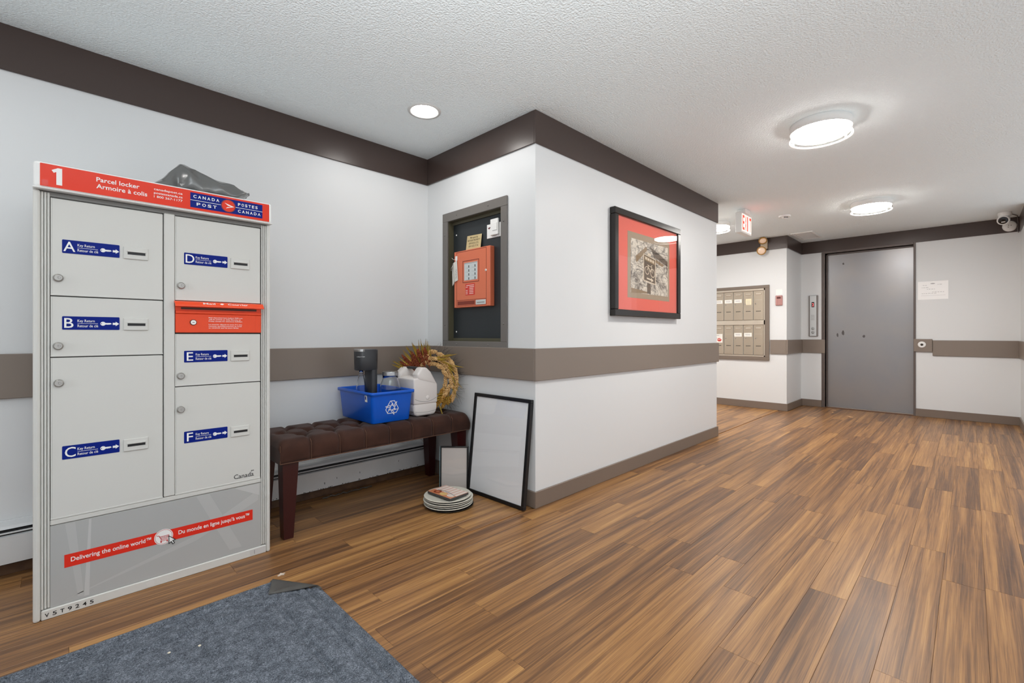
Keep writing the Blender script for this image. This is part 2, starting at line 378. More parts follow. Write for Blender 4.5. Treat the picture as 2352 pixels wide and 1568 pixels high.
for (yy, zz, a, b_) in ((1.365, 1.055, .012, .03), (1.30, 1.085, .016, .045), (1.295, 2.075, .014, .018), (1.06, 1.035, .02, .02)):
    pts = [(math.cos(t * PI / 4) * a * rr.uniform(.6, 1.1), math.sin(t * PI / 4) * b_ * rr.uniform(.6, 1.1)) for t in range(8)]
    s_.poly([(p_[0], p_[1]) for p_ in pts], FX(EX + .085, yy, zz), .0004)
s_.build('scuff_mark', SCUFF, d1)
MB().box(EX + .01, EX + .03, DY1 - .0015, DY1, 1.60, 1.72, 0).build('latch_slot', BLACK, d1)

# ------------------------------------------------------------------ lamps
LAMPW = mat('lamp_white', (236, 236, 234), .35)
GLOW = mat('lamp_diffuser', (255, 250, 242), .5, emit=((255, 250, 244), 74.0))
GLOWD = mat('downlight_diffuser', (255, 250, 242), .5, emit=((255, 251, 246), 55.0))
RINGM = mat('lamp_acrylic', (244, 244, 244), .15, emit=((255, 250, 244), .55))
def ceiling_lamp(x, y, label):
    t = thing('ceiling_light', label, 'ceiling light', (x, y, ZC), 'round flush ceiling lights')
    M = FZ(x, y, 0); R = .172
    MB().lathe([(R - .004, ZC), (R, ZC - .006), (R, ZC - .052), (R - .006, ZC - .052), (R - .006, ZC - .006)], 40, 0, M, True, True).build('housing', LAMPW, t)
    MB().lathe([(R - .010, ZC - .04), (R - .010, ZC - .056), (R - .018, ZC - .064), (.02, ZC - .067)], 40, 0, M, False, True).build('diffuser', GLOW, t)
    MB().lathe([(R + .001, ZC - .052), (R + .001, ZC - .092), (R - .002, ZC - .092), (R - .002, ZC - .052)], 40, 0, M, False, False).build('glass_band', PANE, t)
    MB().lathe([(R + .003, ZC - .092), (R + .003, ZC - .099), (R - .009, ZC - .099), (R - .009, ZC - .092), (R + .003, ZC - .092)], 40, 0, M, False, False).build('rim_ring', RINGM, t)
    for a in (.3, .3 + 2.09, .3 + 4.19):
        c, s2 = math.cos(a + PI), math.sin(a + PI)
        MB().box(-.004, .004, -.0025, .0025, ZC - .094, ZC - .05, 0, 0, M @ Matrix.Translation((c * (R - .004), s2 * (R - .004), 0)) @ Matrix.Rotation(a, 4, 'Z')).build('bracket', RINGM, t)
ceiling_lamp(3.52, .69, 'largest round flush ceiling light, nearest over the corridor')
ceiling_lamp(5.98, .73, 'round flush ceiling light between the nearest one and the elevator door')
ceiling_lamp(5.79, 2.24, 'round flush ceiling light half hidden behind the wall block, left of the exit sign')
t = thing('recessed_downlight', 'round recessed downlight in the ceiling near the brown band corner', 'downlight', (1.61, 2.37, ZC))
M = FZ(1.61, 2.37, 0)
MB().lathe([(.078, ZC - .002), (.084, ZC - .006), (.098, ZC - .005), (.101, ZC), ], 36, 0, M, False, False).build('trim_ring', mat('downlight_trim', (206, 206, 204), .3), t)
MB().lathe([(.078, ZC - .002), (.05, ZC - .0045), (.01, ZC - .005)], 36, 0, M, False, True).build('diffuser', GLOWD, t)

# ------------------------------------------------------------------ parcel locker
LF = 2.434; LB = 2.86
pl = thing('parcel_locker', 'tall light grey parcel locker with red header and lettered doors A to F', 'parcel locker', (.35, 2.65, 0))
MB().box(-.046, .745, LF + .014, LB, .0, 1.596, .003).build('body', LOCK, pl)
MB().box(-.008, .713, LF + .006, LF + .0145, .034, 1.592).build('gap_shade', LOCKD, pl)  # dark sheet that paints the shade inside the door gaps
def post(x0, x1, x2, nm):
    b = MB(); s = 1 if x2 > x0 else -1
    b.box(min(x0, x1), max(x0, x1), LF - .010, LF + .03, 0, 1.595, .008)
    n = 3; w_ = (x2 - x1) / n
    for i in range(n): a = x1 + w_ * i; b.box(a + .0008 * s, a + w_ - .0008 * s, LF - .004 + .002 * i, LF + .014, .040, 1.590, .002)
    return b.build(nm, LOCK, pl)
post(-.053, -.033, -.008, 'post'); post(.752, .735, .713, 'post')
MB().box(.334, .372, LF - .002, LF + .0142, .366, 1.578, .003).build('mullion', LOCK, pl)
MB().box(-.032, .735, LF - .006, LF + .014, 0, .037, .003).build('bottom_rail', LOCK, pl)
MB().box(-.008, .713, LF + .000, LF + .014, .344, .364, .003).build('middle_rail', LOCK, pl)
MB().box(-.032, .735, LF + .002, LF + .014, 1.576, 1.594, .002).build('top_rail', LOCKS, pl)  # darker grey paints in the shadow below the header
# header
hd = MB().box(-.051, .753, LF - .026, LB + .005, 1.600, 1.696, .010).box(-.054, .756, LF - .030, LB, 1.596, 1.601, .002).build('header', LWHITE, pl)
HY_ = LF - .0262
hm = FY(0, HY_, 0)
MB().rect(-.034, 1.606, .741, 1.689, hm, .0008, r=.002).build('red_sign', RED, hd)
hm2 = FY(0, HY_ - .0008, 0)
nv = MB().rect(.423, 1.6165, .711, 1.681, hm2, .0005)
nv.build('navy_panel', NAVY, hd)
hm3 = FY(0, HY_ - .0014, 0)
MB().poly([(.0085, 1.617), (.0240, 1.617), (.0240, 1.6795), (.0125, 1.6795), (-.0040, 1.6690), (.0015, 1.6600), (.0085, 1.6645)], hm2, .0008).build('number', WHITE, hd)
tx = MB()
tx.text('Parcel locker', .119, 1.656, .0165, hm2, bold=.012, width=.131).text('Armoire à colis', .119, 1.630, .0165, hm2, bold=.012, width=.156)
tx.build('title', WHITE, hd); tx = MB()
tx.text('canadapost.ca', .297, 1.6625, .0088, hm2, bold=.008, width=.098).text('postescanada.ca', .297, 1.6470, .0088, hm2, bold=.008, width=.098).text('1 800 267-1177', .297, 1.6315, .0088, hm2, bold=.008, width=.098)
tx.build('address', WHITE, hd); tx = MB()
def spaced(b, s, x0, x1, y, cap, M, bold=.02):
    n = len(s); wd = (x1 - x0) / (n + (n - 1) * .45)
    for i, ch in enumerate(s): b.text(ch, x0 + wd * (i * 1.45), y, cap, M, bold=bold, width=wd)
spaced(tx, 'CANADA', .434, .532, 1.659, .0125, hm2); spaced(tx, 'POST', .446, .522, 1.627, .0125, hm2)
spaced(tx, 'POSTES', .607, .690, 1.6575, .0125, hm2); spaced(tx, 'CANADA', .607, .702, 1.6270, .0125, hm2)
tx.rect(.423, 1.6473, .711, 1.6492, hm2, .0007)
tx.build('logo_lettering', WHITE, hd)
em = MB().disc(.568, 1.6485, .0295, hm3, .0004, 0, 28).disc(.568, 1.6485, .0258, hm3, .0009, 1, 28)
em.poly([(.553, 1.6605), (.5915, 1.6475), (.5575, 1.6365), (.564, 1.6425), (.580, 1.6465), (.566, 1.6500)], hm3, .0014, 2)
em.build('emblem', [mat('emblem_ring', (110, 16, 40), .3), RED, WHITE], hd)
MB().rect(-.03, 1.6065, -.013, 1.629, hm2, .0006, r=.001).build('sticker', mat('sticker_red', (212, 50, 30), .2), hd)

KEY = [(0.0, .0)]
def key_shape(b, x, z, M):
    b.poly([(x + .0078 * math.cos(a * PI / 8), z + .0078 * math.sin(a * PI / 8)) for a in range(16)], M, .0008)
    b.poly([(x + .006, z + .0032), (x + .0225, z + .0032), (x + .0262, z), (x + .0235, z - .0024), (x + .0205, z - .0022), (x + .0185, z - .0040), (x + .0160, z - .0024), (x + .0140, z - .0040), (x + .0115, z - .0030), (x + .006, z - .0036)], M, .0009)
    ax = x + .0292
    b.poly([(ax, z + .0042), (ax + .0090, z + .0042), (ax + .0090, z + .0088), (ax + .0195, z), (ax + .0090, z - .0088), (ax + .0090, z - .0042), (ax, z - .0042)], M, .0009)
def locker_door(x0, x1, z0, z1, L, lx, lz, kx, kz, lab=True):
    g = .0032
    d = MB().box(x0 + g, x1 - g, LF, LF + .006, z0 + g, z1 - g, .0028)
    d.box(x0 + g * .3, x1 - g, LF - .0015, LF + .006, z0 + g * .2, z0 + g + .0035, .001)
    d.box(x0 + g * .4, x0 + g * 1.6, LF + .0015, LF + .006, z0 + g, z1 - g, .0008)
    d = d.build('door', LOCK, pl); d['label'] = 'locker door with blue key return label ' + L
    M = FY(0, LF, 0); M2 = FY(0, LF - .0012, 0)
    MB().rect(lx, lz - .051, lx + .166, lz, M, .0012, r=.003).build('key_label', NAVY, d)
    MB().text(L, lx + {'A': .0198, 'B': .0185, 'C': .0225, 'D': .0215, 'E': .0212, 'F': .0212}[L], lz - .0435, .0365, M2, bold=.006, align='C', width={'A': .0330, 'B': .0255, 'C': .0300, 'D': .0320, 'E': .0235, 'F': .0225}[L]).build('door_letter', WHITE, d)
    b = MB(); b.text('Key Return', lx + .0424, lz - .0215, .0098, M2, bold=.004, width=.049).rect(lx + .0424, lz - .0275, lx + .1010, lz - .0264, M2, .0007).text('Retour de clé', lx + .0424, lz - .0410, .0098, M2, bold=.004, width=.0592)
    b.build('key_text', WHITE, d); b = MB()
    key_shape(b, lx + .1158, lz - .0268, M2)
    b.disc(lx + .1115, lz - .0268, .0017, M2, .0012, 1, 10)
    b.build('key_symbol', [WHITE, NAVY], d)
    sl = MB(); sx = lx + .178
    sl.box(sx, sx + .079, LF - .006, LF, lz - .052, lz - .003, .0018)
    sl.box(sx + .011, sx + .071, LF - .0100, LF - .006, lz - .0235, lz - .0175, .001)
    sl.rect(sx + .0125, lz - .0340, sx + .0695, lz - .0235, FY(0, LF - .006, 0), .0005, 1)
    sl.build('key_slot', [LOCK, BLACK], d)
    lk = MB(); ML = FY(kx, LF, kz)
    lk.lathe([(.0145, 0), (.0145, .004), (.0125, .0055)], 22, 0, ML, False, False).lathe([(.0125, .0055), (.012, .0105), (.0105, .0118)], 22, 0, ML, False, True)
    lk.rect(-.0008, -.004, .0012, .004, ML @ Matrix.Translation((0, 0, .0118)) @ Matrix.Rotation(.2, 4, 'Z'), .0003, 1)
    lk.disc(.003, 0, .0045, ML, .0121, 1, 12).disc(.003, 0, .0036, ML, .0124, 0, 12)
    lk.build('lock', [CHROME, LOCKS], d)
    lp = MB(); lp.rect(kx + .026, kz - .013, kx + .053, kz + .013, M, .0008, r=.001)
    lp.text(L, kx + .0395, kz - .008, .016, FY(0, LF - .0008, 0), .0008, bold=.0, align='C').build('letter_plate', LOCK, d)
    return d
XA0, XA1, XB0, XB1 = -.008, .334, .372, .713
locker_door(XA0, XA1, 1.2065, 1.576, 'A', .024, 1.4205, .0135, 1.2735)
locker_door(XA0, XA1, .9755, 1.2065, 'B', .024, 1.1295, .0135, 1.0165)
locker_door(XA0, XA1, .364, .9755, 'C', .024, .6365, .0150, .8765)
locker_door(XB0, XB1, 1.2085, 1.576, 'D', .405, 1.4190, .394, 1.2725)
locker_door(XB0, XB1, .8345, 1.0655, 'E', .405, .9885, .393, .8795)
dF = locker_door(XB0, XB1, .364, .8345, 'F', .405, .6345, .393, .7335)
# flag wordmark on door F
wm = MB(); M = FY(0, LF, 0)
wm.text('Canada', .597, .384, .0195, M, .0008, bold=.004, width=.083)
wm.rect(.671, .4075, .6732, .4120, M, .0008).rect(.6745, .4075, .6775, .4120, M, .0008).rect(.6788, .4075, .681, .4120, M, .0008).rect(.6692, .3995, .6700, .4125, M, .0008)
for xx in (.612, .6255, .639, .6525, .668, .678): wm.rect(xx, .384, xx + .005, .3850, M, .0008)
wm.build('wordmark', BLACK, dF)
# mail drop unit
md = MB().box(XB0 + .002, XB1 - .001, LF - .004, LF + .006, 1.0685, 1.152, .002).box(XB0 + .002, XB1 - .001, LF - .009, LF + .006, 1.152, 1.163, .002).box(XB0 + .002, XB1 - .001, LF + .001, LF + .006, 1.163, 1.2065, 0)
md.rect(.687, 1.071, .690, 1.151, FY(0, LF - .004, 0), .0006)
md = md.build('mail_drop', MRED, pl)
hood = MB(); prof = [(LF + .004, 1.2068), (LF - .010, 1.2058), (LF - .0200, 1.2020), (LF - .0330, 1.1880), (LF - .0350, 1.1825), (LF - .0320, 1.1812), (LF - .0290, 1.187), (LF - .0180, 1.1965), (LF + .004, 1.1990)]
hx0, hx1 = XB0 - .003, XB1 + .003
hood.loft([[(x, a, b) for a, b in prof] for x in (hx0, hx1)], 0, None, True, True, False)
hood = hood.build('hood', MRED, md)
MB().rect(XB0 + .022, 1.1705, XB1 - .020, 1.1800, FY(0, LF + .001, 0), .0006).build('slot', mat('slot_brown', (84, 60, 50), .6), md)
ht = MB(); th = math.atan2(.006, .014)
MT = Matrix.Translation((0, LF - .0200, 1.2020)) @ Matrix.Rotation(math.radians(47), 4, 'X')
ht.text('Mail', .471, -.0120, .0095, MT, .0006, bold=.01, width=.046).text('Courrier', .567, -.0120, .0095, MT, .0006, bold=.01, width=.083).poly([(.535, -.0070), (.5435, -.0118), (.552, -.0070), (.5435, -.0022)], MT, .0006)
ht.build('lettering', WHITE, md)
it = MB(); Mi = FY(0, LF - .004, 0)
for i, s in enumerate(('Mail deposited here before 9:00 a.m.', 'will be picked up daily Monday to', 'Friday except for statutory holidays.', '', 'Le courrier déposé ici avant 9 h sera', 'ramassé quotidiennement du lundi', 'au vendredi sauf les jours fériés.')):
    if s: it.text(s, .496, 1.1335 - .0078 * i + (.001 if i > 3 else 0), .0046, Mi, bold=.01, width=(.137, .128, .136, 0, .134, .132, .120)[i])
it.build('instructions', WHITE, md)
lk = MB(); ML = FY(.438, LF - .004, 1.1135)
lk.lathe([(.0125, 0), (.0125, .003), (.0105, .004)], 22, 1, ML, False, False).lathe([(.0105, .004), (.0095, .006)], 22, 0, ML, False, True).rect(-.004, -.0012, .004, .0012, ML @ Matrix.Translation((0, 0, .006)), .0003, 1)
lk.build('lock', [WHITE, BLACK], md)
# bottom panel with its printed slogan
bp_ = MB().box(XA0, XB1, LF + .001, LF + .007, .0375, .3425, .001).build('bottom_panel', PANELG, pl)
Mb = FY(0, LF + .001, 0); Mb2 = FY(0, LF + .0004, 0); Mb3 = FY(0, LF - .0002, 0); Mb4 = FY(0, LF - .0009, 0)
stx = MB()
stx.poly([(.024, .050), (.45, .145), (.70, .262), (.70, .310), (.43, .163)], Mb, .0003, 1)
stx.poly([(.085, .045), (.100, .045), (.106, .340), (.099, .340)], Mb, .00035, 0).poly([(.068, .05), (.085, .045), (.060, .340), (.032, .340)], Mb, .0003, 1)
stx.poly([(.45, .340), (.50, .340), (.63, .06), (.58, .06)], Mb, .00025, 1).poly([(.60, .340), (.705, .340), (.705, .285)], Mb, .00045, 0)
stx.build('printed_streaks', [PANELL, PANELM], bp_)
MB().rect(.030, .1735, .676, .2225, Mb2, .0005).build('red_strip', mat('strip_red', (218, 50, 34), .3, spec=.25), bp_)
MB().text('Delivering the online world™', .048, .1925, .0165, Mb3, bold=.012, width=.243).build('slogan', WHITE, bp_)
MB().text('Du monde en ligne jusqu’à vous™', .385, .1925, .0165, Mb3, bold=.012, width=.276).build('slogan', WHITE, bp_)
CX_, CZ_ = .3335, .198
em = MB().disc(CX_, CZ_, .0325, Mb3, .0004, 0, 32).disc(CX_, CZ_, .0300, Mb3, .0006, 1, 32).disc(CX_, CZ_, .0285, Mb3, .0008, 0, 32)
A = Mb4
q = lambda pts: [(CX_ + a, CZ_ + b) for a, b in pts]
em.stroke(q([(-.024, .010), (-.016, .008), (-.008, -.010), (.014, -.010)]), .0022, A, .0008, 1)
em.stroke(q([(-.0135, .004), (.018, .004), (.0155, -.0045), (-.0105, -.0045)]), .0016, A, .0008, 1)
for a in (-.008, -.0025, .003, .0085, .0135): em.stroke(q([(a, .004), (a, -.0045)]), .0010, A, .0008, 1)
em.stroke(q([(-.012, .0002), (.017, .0002)]), .0008, A, .0008, 1)
em.stroke(q([(-.008, -.010), (-.011, -.0155), (.014, -.0155)]), .0018, A, .0008, 1).disc(CX_ - .009, CZ_ - .0195, .003, A, .0008, 1, 10).disc(CX_ + .012, CZ_ - .0195, .003, A, .0008, 1, 10)
em.build('cart_emblem', [WHITE, mat('emblem_red', (190, 66, 66), .3)], bp_)
cu = MB(); c0 = [(0, 0), (0, -.031), (.0072, -.0245), (.0130, -.036), (.0180, -.0335), (.0125, -.0220), (.0210, -.0205)]
cp_ = [(CX_ + .0180 + a * 1.05, CZ_ - .0015 + b * 1.05) for a, b in c0]
cu.poly(cp_, A, .001, 1); cu.stroke(cp_, .0026, A, .0014, 0, True); cu.build('cursor_arrow', [BLACK, WHITE], bp_)
nb = MB(); Mn = FY(0, LF - .006, 0)
for i, c in enumerate('V5T9245'):
    x = -.022 + i * .0205; nb.text(c, x, .011, .0135, Mn, bold=.015, width=.0115)
nb.build('serial_letters', BLACK, pl)
MB().rect(.664, .006, .730, .032, Mn, .0006, r=.003).rect(.681, .010, .684, .028, Mn, .001, 1).build('small_sticker', [mat('sticker_grey', (196, 194, 192), .4), GREYPRINT], pl)
tag(MB().poly([(.268, .004), (.300, .010), (.3025, .024), (.295, .034), (.272, .027), (.276, .014)], FY(0, LF - .0072, 0), .0006).build('tape_scrap', mat('clear_tape', (214, 212, 208), .2), None, (0, 0, 0)), 'scrap of clear tape stuck low on the locker front', 'tape')

# ------------------------------------------------------------------ crumpled bag on top of the locker
def lerp(t, pts):
    for (a, va), (b, vb) in zip(pts, pts[1:]):
        if t <= b: return va + (vb - va) * (t - a) / (b - a)
    return pts[-1][1]
top = [(.285, .003), (.315, .016), (.35, .036), (.38, .070), (.405, .106), (.425, .128), (.450, .136), (.470, .122), (.52, .104), (.58, .092), (.635, .080), (.668, .074), (.690, .064), (.712, .060)]
rg = random.Random(21)
XS = [.285, .312, .335, .362, .388, .408, .428, .448, .466, .492, .520, .548, .578, .606, .632, .655, .675, .694, .712]
FR = [(2.455, 0), (2.448, .22), (2.460, .46), (2.480, .70), (2.520, .90), (2.565, 1.0), (2.615, .88), (2.665, .62), (2.705, .30), (2.72, 0)]
bm = bmesh.new(); G = []
for i, x in enumerate(XS):
    h = lerp(x, top); lo = 0 if x < .63 else lerp(x, [(.63, 0), (.66, .016), (.712, .052)]); pin = (.25 if i in (0,) else .6 if i == 1 else .22 if x > .70 else .45 if x > .69 else .75 if x > .67 else 1.0)
    col = []
    for j, (y, f) in enumerate(FR):
        yy = 2.58 + (y - 2.58) * pin; zz = lo + (h - lo) * f; xx = x
        if 0 < j < 9:
            a_ = min(1, h / .07); xx += rg.uniform(-.006, .006) * a_; yy += rg.uniform(-.010, .010) * a_; zz += rg.uniform(-.008, .008) * a_ * (0 if j == 5 else 1)
        if .38 < x < .45 and 1 <= j <= 3: yy += .050 * math.sin(PI * (x - .38) / .07) * (1.1 - .25 * j)      # hollow under the raised flap
        if .355 < x < .43 and j == 4: yy -= .030; zz += .004
        if x > .47 and j in (2, 3, 4): zz += .007 * math.sin((x - .47) * 60 + j * 1.6); yy -= .006 * math.sin((x - .47) * 47 + j)
        zz = max(zz, .0008 if j not in (0, 9) else 0)
        col.append(bm.verts.new((.262 + (xx - .285) * 1.012, yy, 1.6965 + zz * 1.10)))
    G.append(col)
for i in range(len(XS) - 1):
    for j in range(len(FR) - 1): bm.faces.new((G[i][j], G[i + 1][j], G[i + 1][j + 1], G[i][j + 1]))
    bm.faces.new((G[i][9], G[i + 1][9], G[i + 1][0], G[i][0]))
bm.faces.new(list(reversed(G[0]))); bm.faces.new(G[-1])
cl = bm.edges.layers.float.new('crease_edge')
for e in bm.edges:
    v0, v1 = e.verts; on_ridge = any(abs(v0.co.x - XS[q] ) < .02 for q in (7,)) and any(v is v0 for v in G[7]) and any(v is v1 for v in G[7])
    e[cl] = .9 if on_ridge else (rg.choice((.35, .75)) if rg.random() < .38 else 0)
bm.normal_update(); me = bpy.data.meshes.new('plastic_bag'); bm.to_mesh(me); bm.free()
for p_ in me.polygons: p_.use_smooth = True
me.materials.append(mat('bag_plastic', (96, 96, 95), .22, spec=.9, bump=(34, .18, .006, 2)))
bag = bpy.data.objects.new('plastic_bag', me); COL.objects.link(bag)
sb_ = bag.modifiers.new('sub', 'SUBSURF'); sb_.levels = 2; sb_.render_levels = 2
tag(bag, 'crumpled dark grey plastic mail bag lying on top of the parcel locker', 'bag')

# ------------------------------------------------------------------ baseboard heater
HEATW = mat('heater_enamel', (214, 216, 217), .4, vary=(7, (206, 208, 208)))
HDARK = mat('heater_dark', (16, 16, 17), .6)
ht_ = thing('baseboard_heater', 'long low white baseboard heater with a black slot behind bench and locker', 'heater', (.5, LY - .04, .0))
HX0, HX1 = -1.55, 2.02
MB().box(HX0, HX1, LY - .014, LY, .052, .240, .002).build('back_plate', HEATW, ht_)
MB().loft([[(x, LY - .003, .240), (x, LY - .050, .224), (x, LY - .056, .212), (x, LY - .052, .212), (x, LY - .003, .232)] for x in (HX0, HX1)], 0, None, True, True, False).build('top_cover', HEATW, ht_)
MB().box(HX0, HX1, LY - .058, LY - .014, .060, .208, 0).build('slot', HDARK, ht_)
MB().box(HX0, HX1, LY - .072, LY - .060, .196, .201, .001).build('damper_blade', HEATW, ht_)
fp = MB().loft([[(x, LY - .0585, .066), (x, LY - .070, .066), (x, LY - .074, .184), (x, LY - .060, .188)] for x in (HX0, HX1 - .008)], 0, None, True, True, False).build('front_panel', HEATW, ht_)
ch = MB()
for i in range(46):
    x = rr.uniform(.9, 2.0); z = .068 + abs(rr.gauss(0, .004)); s = rr.uniform(.001, .004)
    ch.poly([(x - s, z - s * .6), (x + s, z - s * .7), (x + s * .8, z + s * .7), (x - s * .6, z + s * .5)], FY(0, LY - .0712, 0), .0005)
for (x, z) in ((1.32, .118), (1.78, .14), (1.24, .10), (1.48, .12)): ch.poly([(x - .0015, z - .006), (x + .0015, z - .005), (x + .001, z + .005), (x - .001, z + .006)], FY(0, LY - .0735, 0), .0005)
ch.build('paint_chips', HDARK, fp)['kind'] = 'stuff'
tag(MB().tube([(1.22 + .02 * i, LY - .085 - .008 * math.sin(i * 1.7), .012 + .004 * math.sin(i * 2.9)) for i in range(18)], [.004 + .003 * (i % 2) for i in range(18)], 6).build('loose_strip', mat('loose_strip_grime', (70, 62, 54), .5), None), 'loose grimy strip lying on the floor under the baseboard heater', 'debris')

# ------------------------------------------------------------------ bench
VEL = mat('brown_velvet', (52, 30, 22), .8, spec=.25, sheen=.10, vary=(11, (66, 40, 30)), bump=(240, .08, .002))
LEGM = mat('mahogany_leg', (52, 14, 13), .3, bump=(30, .04, .002))
SEAM = mat('velvet_piping', (96, 66, 50), .8)
BX0, BX1, BY0, BY1, BZ0, BZ1 = .815, 2.066, 2.487, 2.925, .395, .515
bn = thing('bench', 'tufted brown velvet bench with mahogany legs along the left wall', 'bench', ((BX0 + BX1) / 2, 2.7, 0))
SX = [.974 + .157 * i for i in range(7)]
ROWS = [(2.605, SX), (2.705, [s - .0785 for s in SX] + [SX[-1] + .0785]), (2.805, SX)]
BTN = [(x, y) for y, xs in ROWS for x in xs]
CRE = []
for i, (xa, ya) in enumerate(BTN):
    for xb, yb in BTN[i + 1:]:
        if abs(xa - xb) < .10 and .05 < abs(ya - yb) < .12: CRE.append((xa, ya, xb, yb))
for x in SX: CRE.append((x, 2.605, x, 2.49)); CRE.append((x, 2.805, x, 2.92))
def segd(px, py, a, b, c, d):
    ux, uy = c - a, d - b; t = max(0, min(1, ((px - a) * ux + (py - b) * uy) / (ux * ux + uy * uy))); return math.hypot(px - a - t * ux, py - b - t * uy)
def tuft(x, y):
    h = 0
    for bx, by in BTN:
        dd = math.hypot(x - bx, y - by)
        if dd < .09: h -= .034 * math.exp(-(dd / .026) ** 2)
    m_ = min(segd(x, y, *c) for c in CRE); h -= .013 * math.exp(-(m_ / .012) ** 2)
    return h
RB = .042
ux = [BX0 + (BX1 - BX0) * i / 150 for i in range(151)]
prof = []                       # (y, z, normal-ish top weight) around the cross-section
for i in range(5): prof.append((0, BZ0 + (BZ1 - RB - BZ0) * i / 4))
for i in range(1, 6): a = PI / 2 * i / 5; prof.append((RB - RB * math.cos(a), BZ1 - RB + RB * math.sin(a)))
for i in range(1, 42): prof.append((RB + (BY1 - BY0 - 2 * RB) * i / 42, BZ1))
for i in range(0, 6): a = PI / 2 * (1 - i / 5); prof.append((BY1 - BY0 - RB + RB * math.cos(a), BZ1 - RB + RB * math.sin(a)))
for i in range(1, 5): prof.append((BY1 - BY0, BZ1 - RB - (BZ1 - RB - BZ0) * i / 4))
loops = []
for x in ux:
    e = min(x - BX0, BX1 - x); k_ = 1.0
    drop = 0 if e >= RB else RB - math.sqrt(max(0, RB * RB - (RB - e) ** 2))
    lp = []
    for (yy, z) in prof:
        y = BY0 + yy
        top_w = max(0, min(1, (z - BZ0) / (BZ1 - BZ0)))
        z2 = z - drop * top_w
        sd = min(abs(x - s) for s in SX)
        if z > BZ1 - RB * .9: z2 += tuft(x, y) * min(1, e / .02 + .2) + .005 * (1 - ((x - 1.44) / .7) ** 2) * (1 - ((y - 2.705) / .22) ** 2)
        y2 = y + (.006 * math.exp(-(sd / .006) ** 2) if y < BY0 + RB else 0) + (.003 * mnoise.noise((x * 9, z * 25, 1)) if y < BY0 + RB else 0)
        if y < BY0 + .004 and sd > .01: y2 -= .006 * math.sin(PI * min(1, (z - BZ0) / .12))
        lp.append((x, y2, z2))
    loops.append(lp)
cb = MB(); cb.loft(loops, 0, None, True, True, True, True)
cu_ = cb.build('cushion', VEL, bn)
for (x, y) in BTN:
    if not (1.35 < x < 1.62):
        MB().lathe([(.011, -.006), (.011, .001), (.008, .005), (.002, .0065)], 10, 0, FZ(x, y, BZ1 - .034 + .010), False, True).build('tuft_button', VEL, cu_)
for x in SX:
    MB().tube([(x, BY0 - .0015 + (0 if z < .475 else (z - .475) ** 2 * 20), z) for z in (.398, .42, .44, .46, .475, .49, .503)], .0016, 5).build('seam', SEAM, cu_)
MB().tube([(BX0 + .004, BY0 - .001, BZ0 + .002), (1.44, BY0 - .002, BZ0 + .002), (BX1 - .004, BY0 - .001, BZ0 + .002)], .0025, 5).tube([(BX0 + .002, BY0 - .002, z) for z in (.397, .43, .46, .49)], .0018, 5).build('piping', SEAM, cu_)
MB().box(BX0 + .08, BX1 - .08, BY0 + .08, BY1 - .03, .378, .396, .002).build('rail', LEGM, bn)
for (x0, x1, sgn) in ((.834, .914, 1), (1.965, 2.045, -1)):
    for (y0, y1) in ((2.500, 2.575), (2.845, 2.920)):
        tx0, tx1 = (x0, x1); bx0, bx1 = (x0 + .006, x1 - .026) if sgn > 0 else (x0 + .026, x1 - .006)
        by0, by1 = (y0 + .002, y1 - .02) if y0 < 2.7 else (y0 + .02, y1 - .002)
        MB().loft([[(bx0, by0, 0), (bx1, by0, 0), (bx1, by1, 0), (bx0, by1, 0)], [(tx0, y0, .396), (tx1, y0, .396), (tx1, y1, .396), (tx0, y1, .396)]], 0, None, True, True, False).build('leg', LEGM, bn)

# ------------------------------------------------------------------ blue recycling bin
BLUE = mat('bin_blue', (8, 92, 206), .3, spec=.5)
bz = BZ1 + .0062
bi = thing('recycling_bin', 'blue plastic recycling bin with white arrows symbol standing on the bench', 'bin', (1.483, 2.74, bz))
def lp(hx, hy, z, r=.022): return [(x, y, z) for x, y in rrect(1.4835, 2.742, hx, hy, r, 4)]
hX, hY = .131, .207
b = MB(); zt = bz + .190
b.loft([lp(hX - .004, hY - .004, bz, .018), lp(hX, hY, bz + .004), lp(hX + .012, hY + .016, zt - .022), lp(hX + .0125, hY + .017, zt - .018), lp(hX + .0225, hY + .027, zt - .018), lp(hX + .0235, hY + .028, zt - .002), lp(hX + .021, hY + .026, zt), lp(hX + .010, hY + .014, zt), lp(hX + .008, hY + .012, zt - .008), lp(hX - .005, hY - .005, bz + .006)], 0, None, True, True, True)
bo = b.build('body', BLUE, bi)
# recycling arrows on the -Y face, flat on the slanted face
tilt = math.atan2(.016, .168)
MR = Matrix.Translation((1.480, 2.742 - hY - .0085, bz + .088)) @ Matrix.Rotation(tilt, 4, 'X') @ FY(0, 0, 0)
sy = MB(); S = .046
for kk in range(3):
    a = -2 * PI / 3 * kk
    arm = [(-.86, -.02), (-.50, .60), (-.30, .92), (.28, .92), (.46, .70), (.68, .82), (.50, .16), (-.02, .42), (.16, .50), (.02, .62), (-.06, .50), (-.42, -.16)]
    arm = [(-.78, .12), (-.32, .92), (.30, .92), (.47, .64), (.66, .74), (.46, .14), (-.06, .34), (.12, .45), (.0, .60), (-.30, .06)]
    pts = [(S * (x * math.cos(a) - y * math.sin(a)), S * (x * math.sin(a) + y * math.cos(a))) for x, y in arm]
    sy.stroke(pts, .0036, MR, .0010, 0, True)
    c1, c2 = (-.0, .60), (-.02, .9)
    sy.stroke([(S * (x * math.cos(a) - y * math.sin(a)), S * (x * math.sin(a) + y * math.cos(a))) for x, y in ((.0, .60), (-.26, .92))], .0030, MR, .0010)
sy.build('recycling_symbol', WHITE, bi)
st = MB(); MSx = Matrix.Translation((1.4835 - hX - .0125, 2.590, bz + .150)) @ Matrix.Rotation(-.07, 4, 'Y') @ FX(0, 0, 0)
